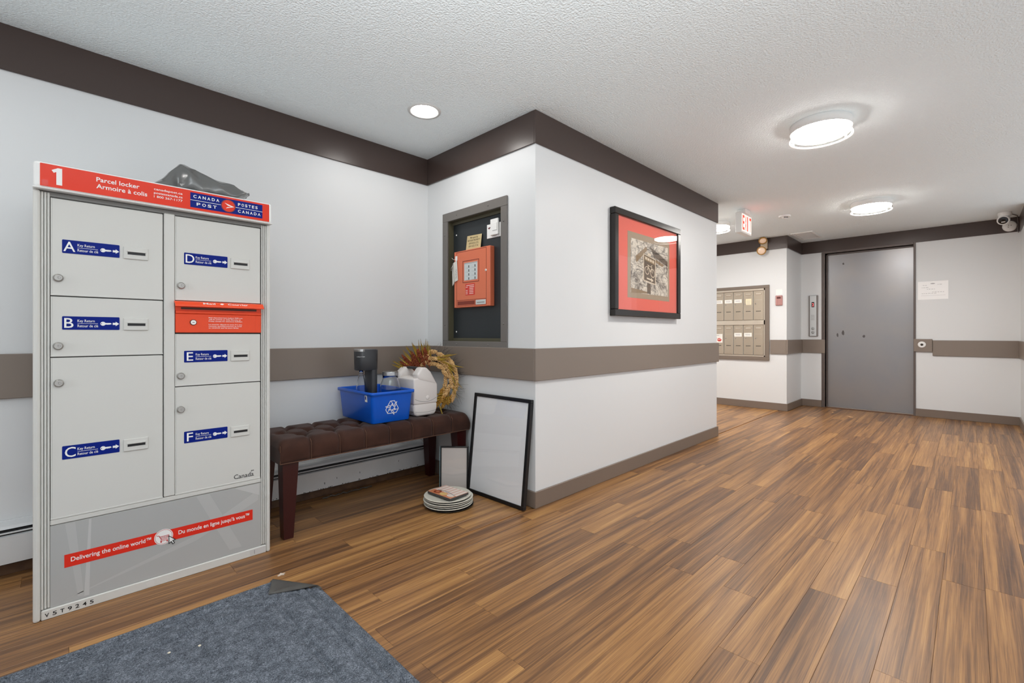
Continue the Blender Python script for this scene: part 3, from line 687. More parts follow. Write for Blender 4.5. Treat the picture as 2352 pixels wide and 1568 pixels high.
st.rect(-.014, -.020, .014, .020, MSx, .0010).rect(-.010, -.006, .004, .014, MSx, .0014, 1); st.build('sticker', [WHITE, NAVY], bi)

# things in the bin
bf = bz + .0065
sm_ = thing('soda_maker', 'dark grey soda maker standing in the blue bin', 'soda maker', (1.42, 2.75, bf))
SODA = mat('soda_grey', (58, 59, 62), .38); SODAL = mat('soda_front', (70, 72, 76), .35); SILV = mat('soda_silver', (200, 200, 200), .25, metal=.8)
def hpoly(z, x0, x1, hy_, rf, rb):    # footprint with a rounded front (toward -X)
    p_ = []
    for i in range(9): a = PI / 2 + PI * i / 8; p_.append((x0 + rf + rf * math.cos(a), 2.745 + hy_ * math.sin(a), z))
    for x, s in ((x1 - rb, -1), (x1, -1), (x1, 1), (x1 - rb, 1)): p_.append((x, 2.745 + hy_ * s * (1 if x < x1 else .8), z))
    return p_
b = MB(); b.loft([hpoly(.833, 1.352, 1.474, .050, .036, .02), hpoly(.838, 1.348, 1.477, .053, .038, .02), hpoly(.960, 1.345, 1.478, .056, .040, .02), hpoly(.966, 1.349, 1.474, .052, .038, .02)], 0, None, True, True, True); b.build('head', SODA, sm_)
b = MB(); b.loft([hpoly(bf, 1.432, 1.477, .048, .010, .012), hpoly(.835, 1.429, 1.476, .052, .010, .012)], 0, None, True, True, True); b.build('column', SODA, sm_)
b = MB(); b.loft([hpoly(bf, 1.362, 1.476, .045, .036, .02), hpoly(bf + .022, 1.364, 1.474, .043, .036, .02)], 0, None, True, True, True); b.build('base', SODA, sm_)
b = MB(); b.loft([hpoly(.953, 1.3435, 1.40, .0575, .040, .02), hpoly(.967, 1.3435, 1.40, .0565, .040, .02)], 0, None, True, True, True); b.build('silver_trim', SILV, sm_)
b = MB()
s_w = 'sodastream'; wd = .052
for i, c in enumerate(s_w):
    a = math.radians(202 + i * 6.2); px, py = 1.385 + .0405 * math.cos(a), 2.745 + .0565 * math.sin(a)
    n_ = Vector((math.cos(a) / .0405, math.sin(a) / .0565, 0)).normalized(); tX = Vector((-n_.y, n_.x, 0))
    Mx = Matrix(((tX.x, 0, n_.x, px), (tX.y, 0, n_.y, py), (0, 1, 0, .918), (0, 0, 0, 1)))
    b.text(c, 0, 0, .0065, Mx, .0006, bold=.01)
b.build('lettering', WHITE, sm_)
GLASS = mat('clear_glass', (250, 252, 252), .02, trans=1.0, ior=1.45)
PETG = mat('clear_plastic', (246, 248, 250), .04, trans=1.0, ior=1.25)
bt = thing('soda_bottle', 'clear narrow-necked bottle hanging under the soda maker head', 'bottle', (1.395, 2.757, .58))
MBt = FZ(1.3905, 2.752, 0)
MB().lathe([(.001, .582), (.033, .582), (.036, .590), (.036, .665), (.034, .705), (.024, .765), (.0145, .800), (.0130, .815), (.0130, .8325), (.0110, .8325), (.0110, .813), (.0125, .799), (.022, .763), (.0322, .705), (.0342, .665), (.0342, .592), (.031, .585), (.001, .585)], 28, 0, MBt, True, True).build('bottle_body', PETG, bt)
MB().lathe([(.0128, .800), (.0150, .802), (.0150, .806), (.0128, .808)], 24, 0, MBt, False, False).build('neck_ring', PETG, bt)
jr = thing('glass_jar', 'large clear glass jar with a metal screw lid in the blue bin', 'jar', (1.5405, 2.655, bf))
MJ = FZ(1.5405, 2.654, 0); z0 = bf
MB().lathe([(.001, z0), (.056, z0), (.063, z0 + .008), (.0645, z0 + .03), (.0645, z0 + .19), (.061, z0 + .215), (.050, z0 + .240), (.0475, z0 + .250), (.0475, z0 + .285), (.0455, z0 + .285), (.0455, z0 + .25), (.048, z0 + .238), (.059, z0 + .213), (.0622, z0 + .19), (.0622, z0 + .03), (.060, z0 + .010), (.054, z0 + .005), (.001, z0 + .005)], 36, 0, MJ, True, True).build('jar_body', GLASS, jr)
b = MB(); rg = []
for i in range(9): rg.append((.0500 + (.0008 if i % 2 else 0), z0 + .268 + .0028 * i))
b.lathe([(.048, z0 + .268)] + rg + [(.049, z0 + .294), (.046, z0 + .2945), (.001, z0 + .2935)], 36, 0, MJ, False, True).build('lid', mat('lid_metal', (176, 178, 180), .26, metal=.9), jr)
b = MB(); b.tube([(1.5405 + .0650 * math.cos(a), 2.654 + .0650 * math.sin(a), z0 + .115 + .018 * math.cos(2 * a)) for a in [PI * 1.15 + .06 * i for i in range(12)]], .0015, 5).build('embossed_band', GLASS, jr)

# ------------------------------------------------------------------ white cooler
CW = mat('cooler_white', (226, 220, 216), .4); CG = mat('cooler_grey', (120, 118, 118), .5); CD = mat('cooler_handle', (52, 54, 58), .45)
co = thing('cooler', 'small white lunch cooler with peaked lid and push button, beside the blue bin', 'cooler', (1.757, 2.70, BZ1 + .004))
cz = BZ1 + .004
def prism(prof, y0, y1, bev, mt, nm, par, sub=0):
    bm = bmesh.new(); a = [bm.verts.new((x, y0, z)) for x, z in prof]; c = [bm.verts.new((x, y1, z)) for x, z in prof]; n = len(prof)
    bm.faces.new(a); bm.faces.new(list(reversed(c)))
    for i in range(n): bm.faces.new((a[(i + 1) % n], a[i], c[i], c[(i + 1) % n]))
    bmesh.ops.recalc_face_normals(bm, faces=bm.faces[:])
    bmesh.ops.bevel(bm, geom=bm.edges[:], offset=bev, segments=3, affect='EDGES', profile=.5)
    return MB().bm(bm, 0, None, True).build(nm, mt, par)
prism([(1.690, cz), (1.828, cz), (1.846, cz + .018), (1.853, cz + .045), (1.854, cz + .084), (1.664, cz + .084), (1.665, cz + .045), (1.672, cz + .018)], 2.572, 2.822, .016, CW, 'body', co)
lid = prism([(1.664, cz + .080), (1.853, cz + .080), (1.853, cz + .205), (1.806, cz + .268), (1.775, cz + .262), (1.664, cz + .250)], 2.570, 2.824, .010, CW, 'lid', co)
prism([(1.700, cz + .24), (1.853, cz + .20), (1.800, cz + .290), (1.764, cz + .322), (1.728, cz + .322), (1.690, cz + .275)], 2.568, 2.640, .012, CW, 'cheek', lid)
prism([(1.690, cz + .24), (1.83, cz + .20), (1.790, cz + .290), (1.750, cz + .318), (1.720, cz + .318), (1.672, cz + .275), (1.664, cz + .245)], 2.752, 2.824, .014, CW, 'cheek', lid)
MB().box(1.728, 1.762, 2.628, 2.766, cz + .306, cz + .322, .005).build('handle', CD, co)
MB().lathe([(.0145, 0), (.0145, .003), (.012, .0055), (.002, .0065)], 22, 0, FY(1.772, 2.571, cz + .120), False, True).build('push_button', CW, lid)
sm2 = MB(); MF_ = FY(0, 2.5705, 0)
sm2.stroke([(1.674 + .169 * i / 12, cz + .094 + .022 * (2 * i / 12 - 1) ** 2) for i in range(13)], .0022, MF_, .0008)
sm2.stroke([(1.678 + .161 * i / 12, cz + .024 + .008 * (2 * i / 12 - 1) ** 2) for i in range(13)], .0018, FY(0, 2.5725, 0), .0008)
sm2.build('seam_line', CG, co)

# ------------------------------------------------------------------ wreath of dried grain
CREAM = mat('grain_cream', (226, 192, 138), .8, vary=(60, (196, 150, 92))); GOLD = mat('grain_gold', (206, 160, 74), .8, vary=(60, (170, 118, 44))); RUST = mat('grain_rust', (150, 74, 40), .8, vary=(60, (112, 48, 28)))
LEAFM = mat('dried_leaf', (170, 136, 40), .6, vary=(30, (126, 106, 36))); TWIG = mat('dark_twig', (40, 34, 28), .8)
WC = Vector((1.905, 2.735, .728))
WT = Vector((.60, -.80, 0)).normalized(); WU = Vector((.12, .09, .985)).normalized(); WN = WT.cross(WU).normalized()
if WN.dot(Vector((-1, -1, 0))) < 0: WN = -WN
wr = thing('wreath', 'dried grain wreath with rust, cream and golden seed heads on the bench end', 'wreath', (WC.x, WC.y, BZ1 + .003))
def wpt(a, r, n=0.0): return WC + WT * (r * math.cos(a)) + WU * (r * math.sin(a)) + WN * n
rw = random.Random(11)
b = MB()
for k_ in range(5): b.tube([wpt(2 * PI * i / 40, .150 + .012 * math.sin(3 * i + k_ * 2) + rw.uniform(-.004, .004), .008 * math.cos(k_ * 1.3 + i * .7)) for i in range(40)], .0055, 5, 0, None, True)
b.build('twig_ring', TWIG, wr)
b = MB()
for i in range(130):
    a = math.radians(rw.uniform(-100, 130)); r0 = rw.uniform(.15, .19); da = rw.uniform(-.35, .1); r1 = rw.uniform(.22, .292)
    p0, p1 = wpt(a, r0, .0), wpt(a + da, r1, rw.uniform(-.01, .03)); pm = (p0 + p1) / 2 + Vector((rw.uniform(-.02, .02), rw.uniform(-.02, .02), rw.uniform(-.02, .02)))
    for q_ in (p0, pm, p1): q_.x = min(q_.x, JX - .022); q_.y = min(q_.y, LY - .022); q_.z = max(q_.z, .53)
    b.tube([p0, pm, p1], [.0009, .0007, .0004], 4)
tw = b.build('twigs', TWIG, wr); tw['kind'] = 'stuff'
def grain_mesh(nm, mt, L_, R_, seed):
    rg_ = random.Random(seed); b = MB(); bm = bmesh.new(); bmesh.ops.create_icosphere(bm, subdivisions=1, radius=1.0)
    oc = [tuple(v.co) for v in bm.verts]; of = [[v.index for v in f.verts] for f in bm.faces]; bm.free()
    for i in range(64):
        t_ = (i + .5) / 64; rad = R_ * (math.sin(PI * min(1, .12 + t_ * .86)) ** .7) * rg_.uniform(.75, 1.08); a = i * 2.399
        c = Vector((rad * math.cos(a), rad * math.sin(a), L_ * t_ + rg_.uniform(-.003, .003))); s = R_ * rg_.uniform(.24, .40)
        b.add([(c.x + q[0] * s, c.y + q[1] * s, c.z + q[2] * s * 1.35) for q in oc], of, 0, None, True)
    b.tube([(0, 0, -.02), (0, 0, L_ * .9)], [.002, R_ * .6], 5)
    me = bpy.data.meshes.new(nm); me.from_pydata([tuple(q) for q in b.v], [], b.f); me.materials.append(mt); me.polygons.foreach_set('use_smooth', b.s); return me
GM = {}
for nm, mt in (('cream', CREAM), ('gold', GOLD), ('rust', RUST)): GM[nm] = [grain_mesh('grain_head', mt, .085, .0140, 1), grain_mesh('grain_head', mt, .070, .0150, 2), grain_mesh('grain_head', mt, .096, .0125, 3)]
def orient(o, p, d):
    d = d.normalized(); a = Vector((0, 0, 1)) if abs(d.z) < .95 else Vector((1, 0, 0)); u = d.cross(a).normalized(); v_ = d.cross(u)
    o.matrix_local = Matrix(((u.x, v_.x, d.x, p.x), (u.y, v_.y, d.y, p.y), (u.z, v_.z, d.z, p.z), (0, 0, 0, 1)))
def put(me, p, d, par, nm):
    o = bpy.data.objects.new(nm, me); COL.objects.link(o); o.parent = par; orient(o, p - par.location, d); return o
def wclamp(p): p.x = min(p.x, JX - .035); p.y = min(p.y, LY - .035); p.z = max(p.z, .545); return p
for layer, (r_, n_, cnt) in enumerate(((.120, .022, 9), (.160, .030, 12), (.200, .020, 12))):
    for i in range(cnt):
        deg = 110 - (110 + 74) * (i + .33 * layer + rw.uniform(-.2, .2)) / cnt; a = math.radians(deg)
        tg = (WT * math.sin(a) - WU * math.cos(a)); out_ = WT * math.cos(a) + WU * math.sin(a)
        kind = 'gold' if deg < -34 else 'cream'
        p = wclamp(wpt(a, r_, n_ + rw.uniform(-.012, .016)) - tg * .03); d = tg + out_ * rw.uniform(-.10, .42) + WN * rw.uniform(-.05, .32)
        if deg < -38: d = Vector((d.x * .6, d.y * .6, min(d.z, -.3)))
        e_ = p + d.normalized() * .09
        if e_.z < .54: p.z += .54 - e_.z
        if e_.x > JX - .03: p -= Vector((e_.x - JX + .03, 0, 0))
        put(rw.choice(GM[kind]), p, d, wr, 'grain_head')
for i in range(15):
    a = math.radians(92 + 62 * i / 14); out_ = WT * math.cos(a) + WU * math.sin(a)
    p = wpt(a, .110 + .060 * (i % 3) / 2, .018 + .022 * (i % 2)); d = out_ + WT * rw.uniform(-.22, .28) + WN * rw.uniform(.1, .5) + Vector((0, 0, .25))
    put(rw.choice(GM['rust']), p, d, wr, 'grain_head')
def leaf_mesh(L_, W_, bend, seed):
    b = MB(); n = 7; A_, B_ = [], []
    for i in range(n + 1):
        t_ = i / n; wv = W_ * (math.sin(PI * (.10 + .9 * t_)) ** .8) if i < n else .0002; x = bend * t_ * t_
        A_.append((x, -wv, L_ * t_)); A_.append((x + .002, 0, L_ * t_)); A_.append((x, wv, L_ * t_))
    f = []
    for i in range(n):
        for k2 in (0, 1): a = i * 3 + k2; f.append((a, a + 1, a + 4, a + 3))
    me = bpy.data.meshes.new('leaf'); me.from_pydata(A_, [], f); me.materials.append(LEAFM); return me
LM = [leaf_mesh(.13, .0055, .02, 0), leaf_mesh(.16, .005, -.025, 1), leaf_mesh(.11, .0065, .03, 2)]
for i in range(60):
    if i < 30: deg = rw.uniform(84, 160); a = math.radians(deg); d = (WT * math.cos(a) + WU * math.sin(a)) + WN * rw.uniform(.15, .45) + WT * rw.uniform(-.1, .25); r_ = .145
    else: deg = rw.uniform(-75, 85); a = math.radians(deg); d = (WT * math.sin(a) - WU * math.cos(a)) + (WT * math.cos(a) + WU * math.sin(a)) * rw.uniform(.1, .6) + WN * rw.uniform(.05, .4); r_ = .16
    p = wclamp(wpt(a, r_, .02 + rw.uniform(0, .018))); me = rw.choice(LM); e_ = p + d.normalized() * .16
    if e_.z < .53: d.z += .9
    e_ = p + d.normalized() * .16
    if e_.x > JX - .02: d.x -= .9
    if e_.y > LY - .02: d.y -= .9
    put(me, p, d, wr, 'leaf')
put(leaf_mesh(.15, .005, .03, 5), wpt(math.radians(-62), .16, .04), Vector((.12, -.25, -.55)), wr, 'leaf')
put(leaf_mesh(.19, .005, .015, 6), wpt(math.radians(156), .15, .06), Vector((-.62, -.25, .36)), wr, 'leaf')

# ------------------------------------------------------------------ leaning frames
FBLK = mat('frame_black', (20, 20, 22), .35, bump=(50, .1, .003)); BOARD = mat('white_backing', (242, 244, 246), .4)
def leaning(nm, label, o0, e1, lean, wd, hg, bw, th, boardm, edgem=None):
    e1 = Vector(e1).normalized(); up = Vector((0, 0, 1)); nrm = e1.cross(up).normalized()   # faces the viewer side
    e2 = (up * math.cos(lean) - nrm * math.sin(lean)).normalized(); n2 = e1.cross(e2).normalized()
    o0 = Vector(o0) + Vector((0, 0, th * abs(n2.z)))
    Mx = Matrix(((e1.x, e2.x, n2.x, o0.x), (e1.y, e2.y, n2.y, o0.y), (e1.z, e2.z, n2.z, o0.z), (0, 0, 0, 1)))
    t = thing(nm, label, 'picture frame', (o0.x, o0.y, 0))
    b = MB()
    for (x0, x1, y0, y1) in ((0, wd, 0, bw), (0, wd, hg - bw, hg), (0, bw, bw, hg - bw), (wd - bw, wd, bw, hg - bw)): b.box(x0, x1, y0, y1, -th, 0, .0015, 0, Mx)
    b.build('frame', FBLK, t)
    MB().box(bw, wd - bw, bw, hg - bw, -th + .003, -.008, 0, 0, Mx).build('backing', boardm, t)
    MB().box(bw, wd - bw, bw, hg - bw, -.0065, -.0045, 0, 0, Mx).build('glass_pane', PANE, t)
    if edgem: MB().box(-.002, 0, 0, hg, -th, -.001, 0, 0, Mx).build('edge_glint', edgem, t)  # pale cyan strip, a reflection painted along the left edge
    return t
leaning('large_frame', 'large black frame with blank white backing leaning against the wall corner', (1.979, 2.415, 0), (.02, -1, 0), .110, .520, .662, .022, .026, BOARD)
leaning('small_frame', 'small thin black frame with pale backing half hidden behind the larger leaning frame', (1.853, 2.545, 0), (.707, -.707, 0), .06, .19, .297, .009, .018, mat('pale_backing', (206, 198, 192), .5), mat('painted_edge_glint', (150, 190, 200), .2))

# ------------------------------------------------------------------ plates with a booklet
PCX, PCY = 1.742, 2.302
CER = mat('plate_cream', (226, 222, 208), .25); CERD = mat('plate_dark_base', (26, 27, 28), .35)
def plate(z, r, nm, dx, dy, label):
    M = FZ(PCX + dx, PCY + dy, z)
    if nm == 'tray':
        return tag(MB().lathe([(r * .80, 0), (r * .93, .003), (r, .0105), (r * .97, .011), (r * .90, .005), (.001, .004)], 48, 0, M, True, True).build('black_plate', CERD, None), label, 'plate')
    p_ = tag(MB().lathe([(r * .99, .0105), (r, .0128), (r * .985, .0142), (r * .80, .0068), (.001, .006)], 48, 0, M, False, True).build('dinner_plate', CER, None), label, 'plate', 'cream plates in the floor stack')
    MB().lathe([(r * .62, 0), (r * .64, .0015), (r * .9, .0070), (r * .99, .0105), (r * .80, .0067), (.001, .0055)], 48, 0, M, True, False).build('dark_underside', CERD, p_)
    return p_
plate(0, .150, 'tray', .004, -.004, 'black plate at the bottom of the plate stack on the floor')
for i, (r, dx, dy, lb) in enumerate(((.152, 0, 0, 'cream dinner plate lowest of its stack, on the black plate'), (.151, .004, .002, 'second cream dinner plate up from the black plate'), (.151, -.003, .003, 'middle cream dinner plate of the floor stack'), (.149, .004, -.002, 'cream dinner plate just under the topmost plate of the stack'), (.146, -.004, .003, 'topmost cream dinner plate, with the square booklet on it'))):
    plate(.0085 + i * .0115, r, 'plate', dx, dy, lb)
bz_ = .0085 + 4 * .0115 + .0146
bk = thing('booklet', 'small square printed booklet lying on the topmost plate', 'booklet', (1.738, 2.300, bz_))
MBk = FZ(1.738, 2.302, bz_) @ Matrix.Rotation(math.radians(4), 4, 'Z')
OR = mat('booklet_orange', (206, 130, 92), .35); PK = mat('booklet_cream', (236, 222, 212), .35); PK2 = mat('booklet_pink', (220, 178, 162), .35); RBR = mat('booklet_rust', (150, 66, 40), .4); YEL = mat('booklet_yellow', (226, 190, 120), .4); BKD = mat('booklet_edge', (64, 62, 62), .5)
MB().box(-.075, .075, -.106, .106, 0, .013, .001, 0, MBk).build('block', BKD, bk)
Mk2 = MBk @ Matrix.Translation((0, 0, .013)); b = MB()
b.rect(-.074, -.105, .074, .105, Mk2, .0004, 0); b.rect(-.022, -.103, .073, .103, Mk2, .0005, 2)
for i in range(6): b.poly([(-.020, -.100 + .034 * i), (.072, -.100 + .034 * i), (.072, -.080 + .034 * i), (-.020, -.080 + .034 * i)], Mk2, .0007, 1)
b.disc(-.038, .052, .026, Mk2, .0009, 3, 18).disc(-.038, .052, .012, Mk2, .0012, 0, 14).disc(-.046, -.01, .020, Mk2, .0009, 4, 16, .028).disc(-.036, -.066, .020, Mk2, .0010, 1, 18, .028)
b.stroke([(-.018, .075), (-.006, .02), (-.010, -.03), (-.026, -.09)], .006, Mk2, .0013, 5)
b.build('cover_print', [OR, PK, PK2, RBR, YEL, GREYPRINT], bk)

# ------------------------------------------------------------------ door mat with a folded corner
MTX, MTY0, MTY1, MX0 = .788, .55, 2.113, -1.5
FA = Vector((.654, 2.113)); FB = Vector((.788, 1.900))
dm = thing('floor_mat', 'dark grey-blue ribbed entrance mat with one corner folded over', 'mat', (0, 1.4, 0))
bm = bmesh.new()
def axis(lo, hi):
    a, x = [], lo
    while x < hi - .205: a.append(x); x += .022
    n = 58; x0 = x
    return a + [x0 + (hi - x0) * i / n for i in range(n + 1)]
AXX, AXY = axis(MX0, MTX), axis(MTY0, MTY1); NXm, NYm = len(AXX) - 1, len(AXY) - 1
gr = [[None] * (NYm + 1) for _ in range(NXm + 1)]
for i in range(NXm + 1):
    for j in range(NYm + 1):
        x = AXX[i]; y = AXY[j]; e = min(MTX - x, MTY1 - y)
        z = .0095
        if e < .008: z = .004
        for c in (.030, .046, .075, .160, .176): z -= .0066 * math.exp(-((e - c) / .0052) ** 2)
        if .085 < e < .152: z += .0012 * math.sin((x if (MTY1 - y) < (MTX - x) else y) * 210)
        z += .0010 * mnoise.noise((x * 60, y * 60, 0)) + .003 * max(0, mnoise.noise((x * 2.2, y * 2.2, 4)))
        gr[i][j] = bm.verts.new((x, y, z))
for i in range(NXm):
    for j in range(NYm): bm.faces.new((gr[i][j], gr[i + 1][j], gr[i + 1][j + 1], gr[i][j + 1]))
fd = FB - FA; fn = Vector((-fd.y, fd.x)).normalized()
if fn.dot(Vector((MTX, MTY1)) - FA) < 0: fn = -fn
bmesh.ops.bisect_plane(bm, geom=bm.verts[:] + bm.edges[:] + bm.faces[:], plane_co=(FA.x, FA.y, 0), plane_no=(fn.x, fn.y, 0), clear_outer=True)
bd = [e for e in bm.edges if e.is_boundary]; r_ = bmesh.ops.extrude_edge_only(bm, edges=bd)
for v_ in r_['geom']:
    if isinstance(v_, bmesh.types.BMVert): v_.co.z = .0003
MB().bm(bm, 0, None, True).build('pile', CARPET, dm)
RUB = mat('rubber_backing', (72, 70, 68), .55, bump=(40, .3, .004), vary=(9, (84, 82, 78)))
b = MB(); NF = 14; top_, bot_ = [], []
tipc = Vector((MTX, MTY1))
for i in range(NF + 1):          # curl from the fold line over to the reflected tip
    t_ = i / NF; a0 = FA.lerp(tipc, t_); b0 = FB.lerp(tipc, t_)
    rowt, rowb = [], []
    for j in range(13):
        p = a0.lerp(b0, j / 12); dist = (p - FA).dot(fn); ang = min(PI, dist / .006)
        if ang < PI: s_off = .006 * math.sin(ang); zz = .0075 + .006 * (1 - math.cos(ang))
        else: s_off = -(dist - .006 * PI) * .97; zz = .0195 - .004 * min(1, (dist - .006 * PI) / .07) + .002 * math.sin(j * .9) * min(1, (dist - .006 * PI) / .03)
        base = p - fn * dist
        q2 = base + fn * s_off
        rowt.append((q2.x, q2.y, zz)); rowb.append((q2.x, q2.y, zz - .003 if ang > PI / 2 else zz - .0015))
    top_.append(rowt); bot_.append(rowb)
def gridf(g):
    v_ = [p for r in g for p in r]; n = len(g[0]); return v_, [(i * n + j, i * n + j + 1, (i + 1) * n + j + 1, (i + 1) * n + j) for i in range(len(g) - 1) for j in range(n - 1)]
v_, f_ = gridf(top_); b.add(v_, f_, 0, None, True); v_, f_ = gridf(bot_); b.add(v_, [tuple(reversed(q_)) for q_ in f_], 0, None, True)
for side in (0, 12): b.add([r[side] for r in top_] + [r[side] for r in bot_], [(i, i + 1, NF + 1 + i + 1, NF + 1 + i) for i in range(NF)], 0)
b.build('folded_corner', RUB, dm)
# scraps and crumbs
CRB = mat('crumb', (222, 212, 190), .7); SCR = mat('paper_scrap', (214, 200, 186), .6)
def crumb(x, y, z, r, nm, label, mt, seed, flat=.5, L=1.0, cat='crumb'):
    rg_ = random.Random(seed); bm = bmesh.new(); bmesh.ops.create_icosphere(bm, subdivisions=2, radius=1)
    A_ = rg_.uniform(0, 3)
    for v in bm.verts:
        k2 = 1 + .35 * mnoise.noise(v.co * 1.7 + Vector((seed, 0, 0))); p = Vector((v.co.x * r * L * k2, v.co.y * r * k2, max(-.9, v.co.z) * r * flat * k2)); p.rotate(Matrix.Rotation(A_, 3, 'Z')); v.co = p + Vector((x, y, z + r * flat * .75))
    return tag(MB().bm(bm).build(nm, mt, None), label, cat)
crumb(.349, 1.838, .0105, .0045, 'crumb', 'pale crumb on the mat, the one nearer the folded corner', CRB, 1)
crumb(.270, 1.868, .0105, .0045, 'crumb', 'pale crumb on the mat, the one nearer the locker', CRB, 2)
b = MB(); MSC = FZ(.7105, 2.098 + .055, .0008)
b.poly([(-.016, -.004), (-.004, .003), (.002, .012), (.008, .002), (.018, -.001), (.007, -.006), (.010, -.013), (-.001, -.007), (-.012, -.010)], MSC, .003)
tag(b.build('paper_scrap', SCR, None), 'torn pale paper scrap on the floor beyond the folded mat corner', 'scrap')
for i, (px, py, L_, lb) in enumerate(((7.72, 1.355, 3.0, 'wood splinter on the floor against the elevator threshold'), (7.50, 1.33, 1.4, 'small pale crumb on the floor before the elevator door'), (7.25, 1.10, 4.0, 'thin wood splinter lying farther out from the elevator door'))):
    crumb(px, py, 0, .010, 'wood_splinter', lb, mat('splinter_%d' % i, (214, 176, 136), .6), 5 + i, .35, L_, 'splinter')

# ------------------------------------------------------------------ alarm cabinet and what it holds
CABM = mat('cabinet_frame_paint', (112, 108, 104), .42, bump=(60, .06, .002)); OLIVE = mat('cabinet_olive', (84, 80, 62), .5); CHAR = mat('cabinet_board', (40, 45, 48), .4, bump=(30, .05, .003))
ca = thing('alarm_cabinet', 'tall grey-framed recessed wall cabinet with a charcoal board', 'cabinet', (JX, 2.463, .968))
b = MB(); OY0, OY1, OZ0, OZ1, IY0, IY1, IZ0, IZ1 = 2.121, 2.811, .967, 1.961, 2.178, 2.752, 1.012, 1.897
for (a0, a1, c0_, c1_) in ((OY0, OY1, OZ0, IZ0), (OY0, OY1, IZ1, OZ1), (OY0, IY0, IZ0, IZ1), (IY1, OY1, IZ0, IZ1)): b.box(JX - .014, JX - .0005, a0, a1, c0_, c1_, .002)
b.build('frame', CABM, ca)
b = MB()
for (a0, a1, c0_, c1_) in ((IY0 - .006, IY1 + .004, IZ0 - .005, IZ0 + .002), (IY0 - .006, IY1 + .004, IZ1 - .002, IZ1 + .004), (IY0 - .006, IY0 + .002, IZ0, IZ1), (IY1 - .002, IY1 + .004, IZ0, IZ1)): b.box(JX + .0005, JX + .060, a0, a1, c0_, c1_)
b.box(JX + .034, JX + .042, IY0, IY1, IZ1 - .022, IZ1, .001).box(JX + .034, JX + .042, IY0, IY1, IZ0, IZ0 + .022, .001)
b.build('liner', OLIVE, ca)
MB().box(JX + .045, JX + .052, IY0, IY1, IZ0, IZ1, .001).build('back_board', CHAR, ca)
for i, (yy, zz) in enumerate(((2.30, 1.929), (2.64, 1.929), (2.149, 1.80), (2.149, 1.13), (2.782, 1.80), (2.782, 1.13), (2.30, .99), (2.64, .99))):
    MB().lathe([(.006, 0), (.0055, .003), (.003, .0045)], 10, 0, FX(JX - .014, yy, zz), False, True).build('screw', CABM, ca)
BXF = JX + .045
for (yy, zz) in ((2.716, 1.80), (2.206, 1.80), (2.716, 1.42), (2.206, 1.45), (2.716, 1.08), (2.206, 1.08)):
    MB().lathe([(.006, 0), (.005, .003), (.002, .004)], 10, 0, FX(BXF, yy, zz), False, True).build('board_screw', WHITE, ca)
AL = mat('alarm_orange', (220, 118, 84), .38); ALD = mat('alarm_dark', (130, 52, 36), .5); ALR = mat('alarm_red', (214, 58, 46), .4); SCREEN = mat('alarm_display', (206, 214, 214), .25)
ap = thing('fire_alarm_panel', 'orange-red fire alarm panel with a display window inside the cabinet', 'alarm panel', (2.11, 2.49, 1.255))
AF = 2.088; AB = BXF; ay0, ay1, az0, az1 = 2.298, 2.690, 1.255, 1.664
bx = MB().box(AF, AB, ay0, ay1, az0, az1, .003).build('box', AL, ap)
def ay(px): return 2.690 - (px - 95) / (905 - 95) * .392
def az(py, px):     # zoom pixels of the front face (sheared) to height
    t_ = (px - 95) / 810; top_p = 212 - 165 * t_; bot_p = 1465 - 55 * t_; return az1 - (py - top_p) / (bot_p - top_p) * (az1 - az0)
b = MB(); Ma = FX(AF, 0, 0); W_ = .004
def yz(px, py): return (-ay(px), az(py, px))
dl, dr, dt, db = -ay(158), -ay(825), az(225, 158), az(1300, 158); lb_ = az(1425, 160)
b.stroke([(dl, db), (dl, dt), (dr, dt), (dr, db)], .0030, Ma, .0006, 0, True); b.stroke([(dl, db), (dl, lb_), (dr, lb_), (dr, db)], .0030, Ma, .0006); b.stroke([(-ay(590), db), (-ay(590), lb_)], .003, Ma, .0006)
b.rect(-ay(178), az(1405, 178), -ay(575), az(1320, 178), Ma, .0006)
b.build('groove_lines', ALD, bx)
b = MB(); wl, wr_, wt, wb_ = -ay(305), -ay(665), az(415, 305), az(895, 305)
b.stroke([(wl, wb_), (wl, wt), (wr_, wt), (wr_, wb_)], .004, Ma, .001, 0, True)
b.build('window_frame', ALD, bx)
b = MB(); b.rect(wl + .016, wb_ + .014, wr_ - .014, wt - .014, Ma, .0008, 0)
il, ir, ib, itp = wl + .016, wr_ - .014, wb_ + .014, wt - .014
for r_i in range(4):
    zz = itp - .012 - (itp - ib - .012) * (r_i + .5) / 4
    for cx_ in (.33, .80): b.rect(il + (ir - il) * cx_, zz - .010, il + (ir - il) * cx_ + .008, zz + .006, Ma, .0011, 1).rect(il + (ir - il) * (cx_ - .22), zz - .012, il + (ir - il) * (cx_ + .1), zz - .0105, Ma, .0011, 2)
b.rect(il, itp - .007, ir, itp - .003, Ma, .0011, 2).build('display', [SCREEN, BLACK, GREYPRINT], bx)
b = MB(); rl, rr2, rt, rb2 = -ay(368), -ay(578), az(925, 368), az(1180, 368); b.rect(rl, rb2, rr2, rt, Ma, .0008, 0)
for i_, (a0, a1) in enumerate(((.10, .92), (.42, .92), (.42, .86), (.42, .86), (.42, .86), (.42, .86))):
    zz = rt - (rt - rb2) * (.14 + .145 * i_); Wd = rr2 - rl; b.rect(rl + Wd * a0, zz - .0028, rl + Wd * a1, zz + .0028, Ma, .0011, 1)
    if i_ in (1, 3, 4, 5): b.rect(rl + Wd * .04, zz - .0028, rl + Wd * .24, zz + .0028, Ma, .0011, 1)
b.build('instruction_label', [ALR, mat('label_pale', (240, 200, 190), .5)], bx)
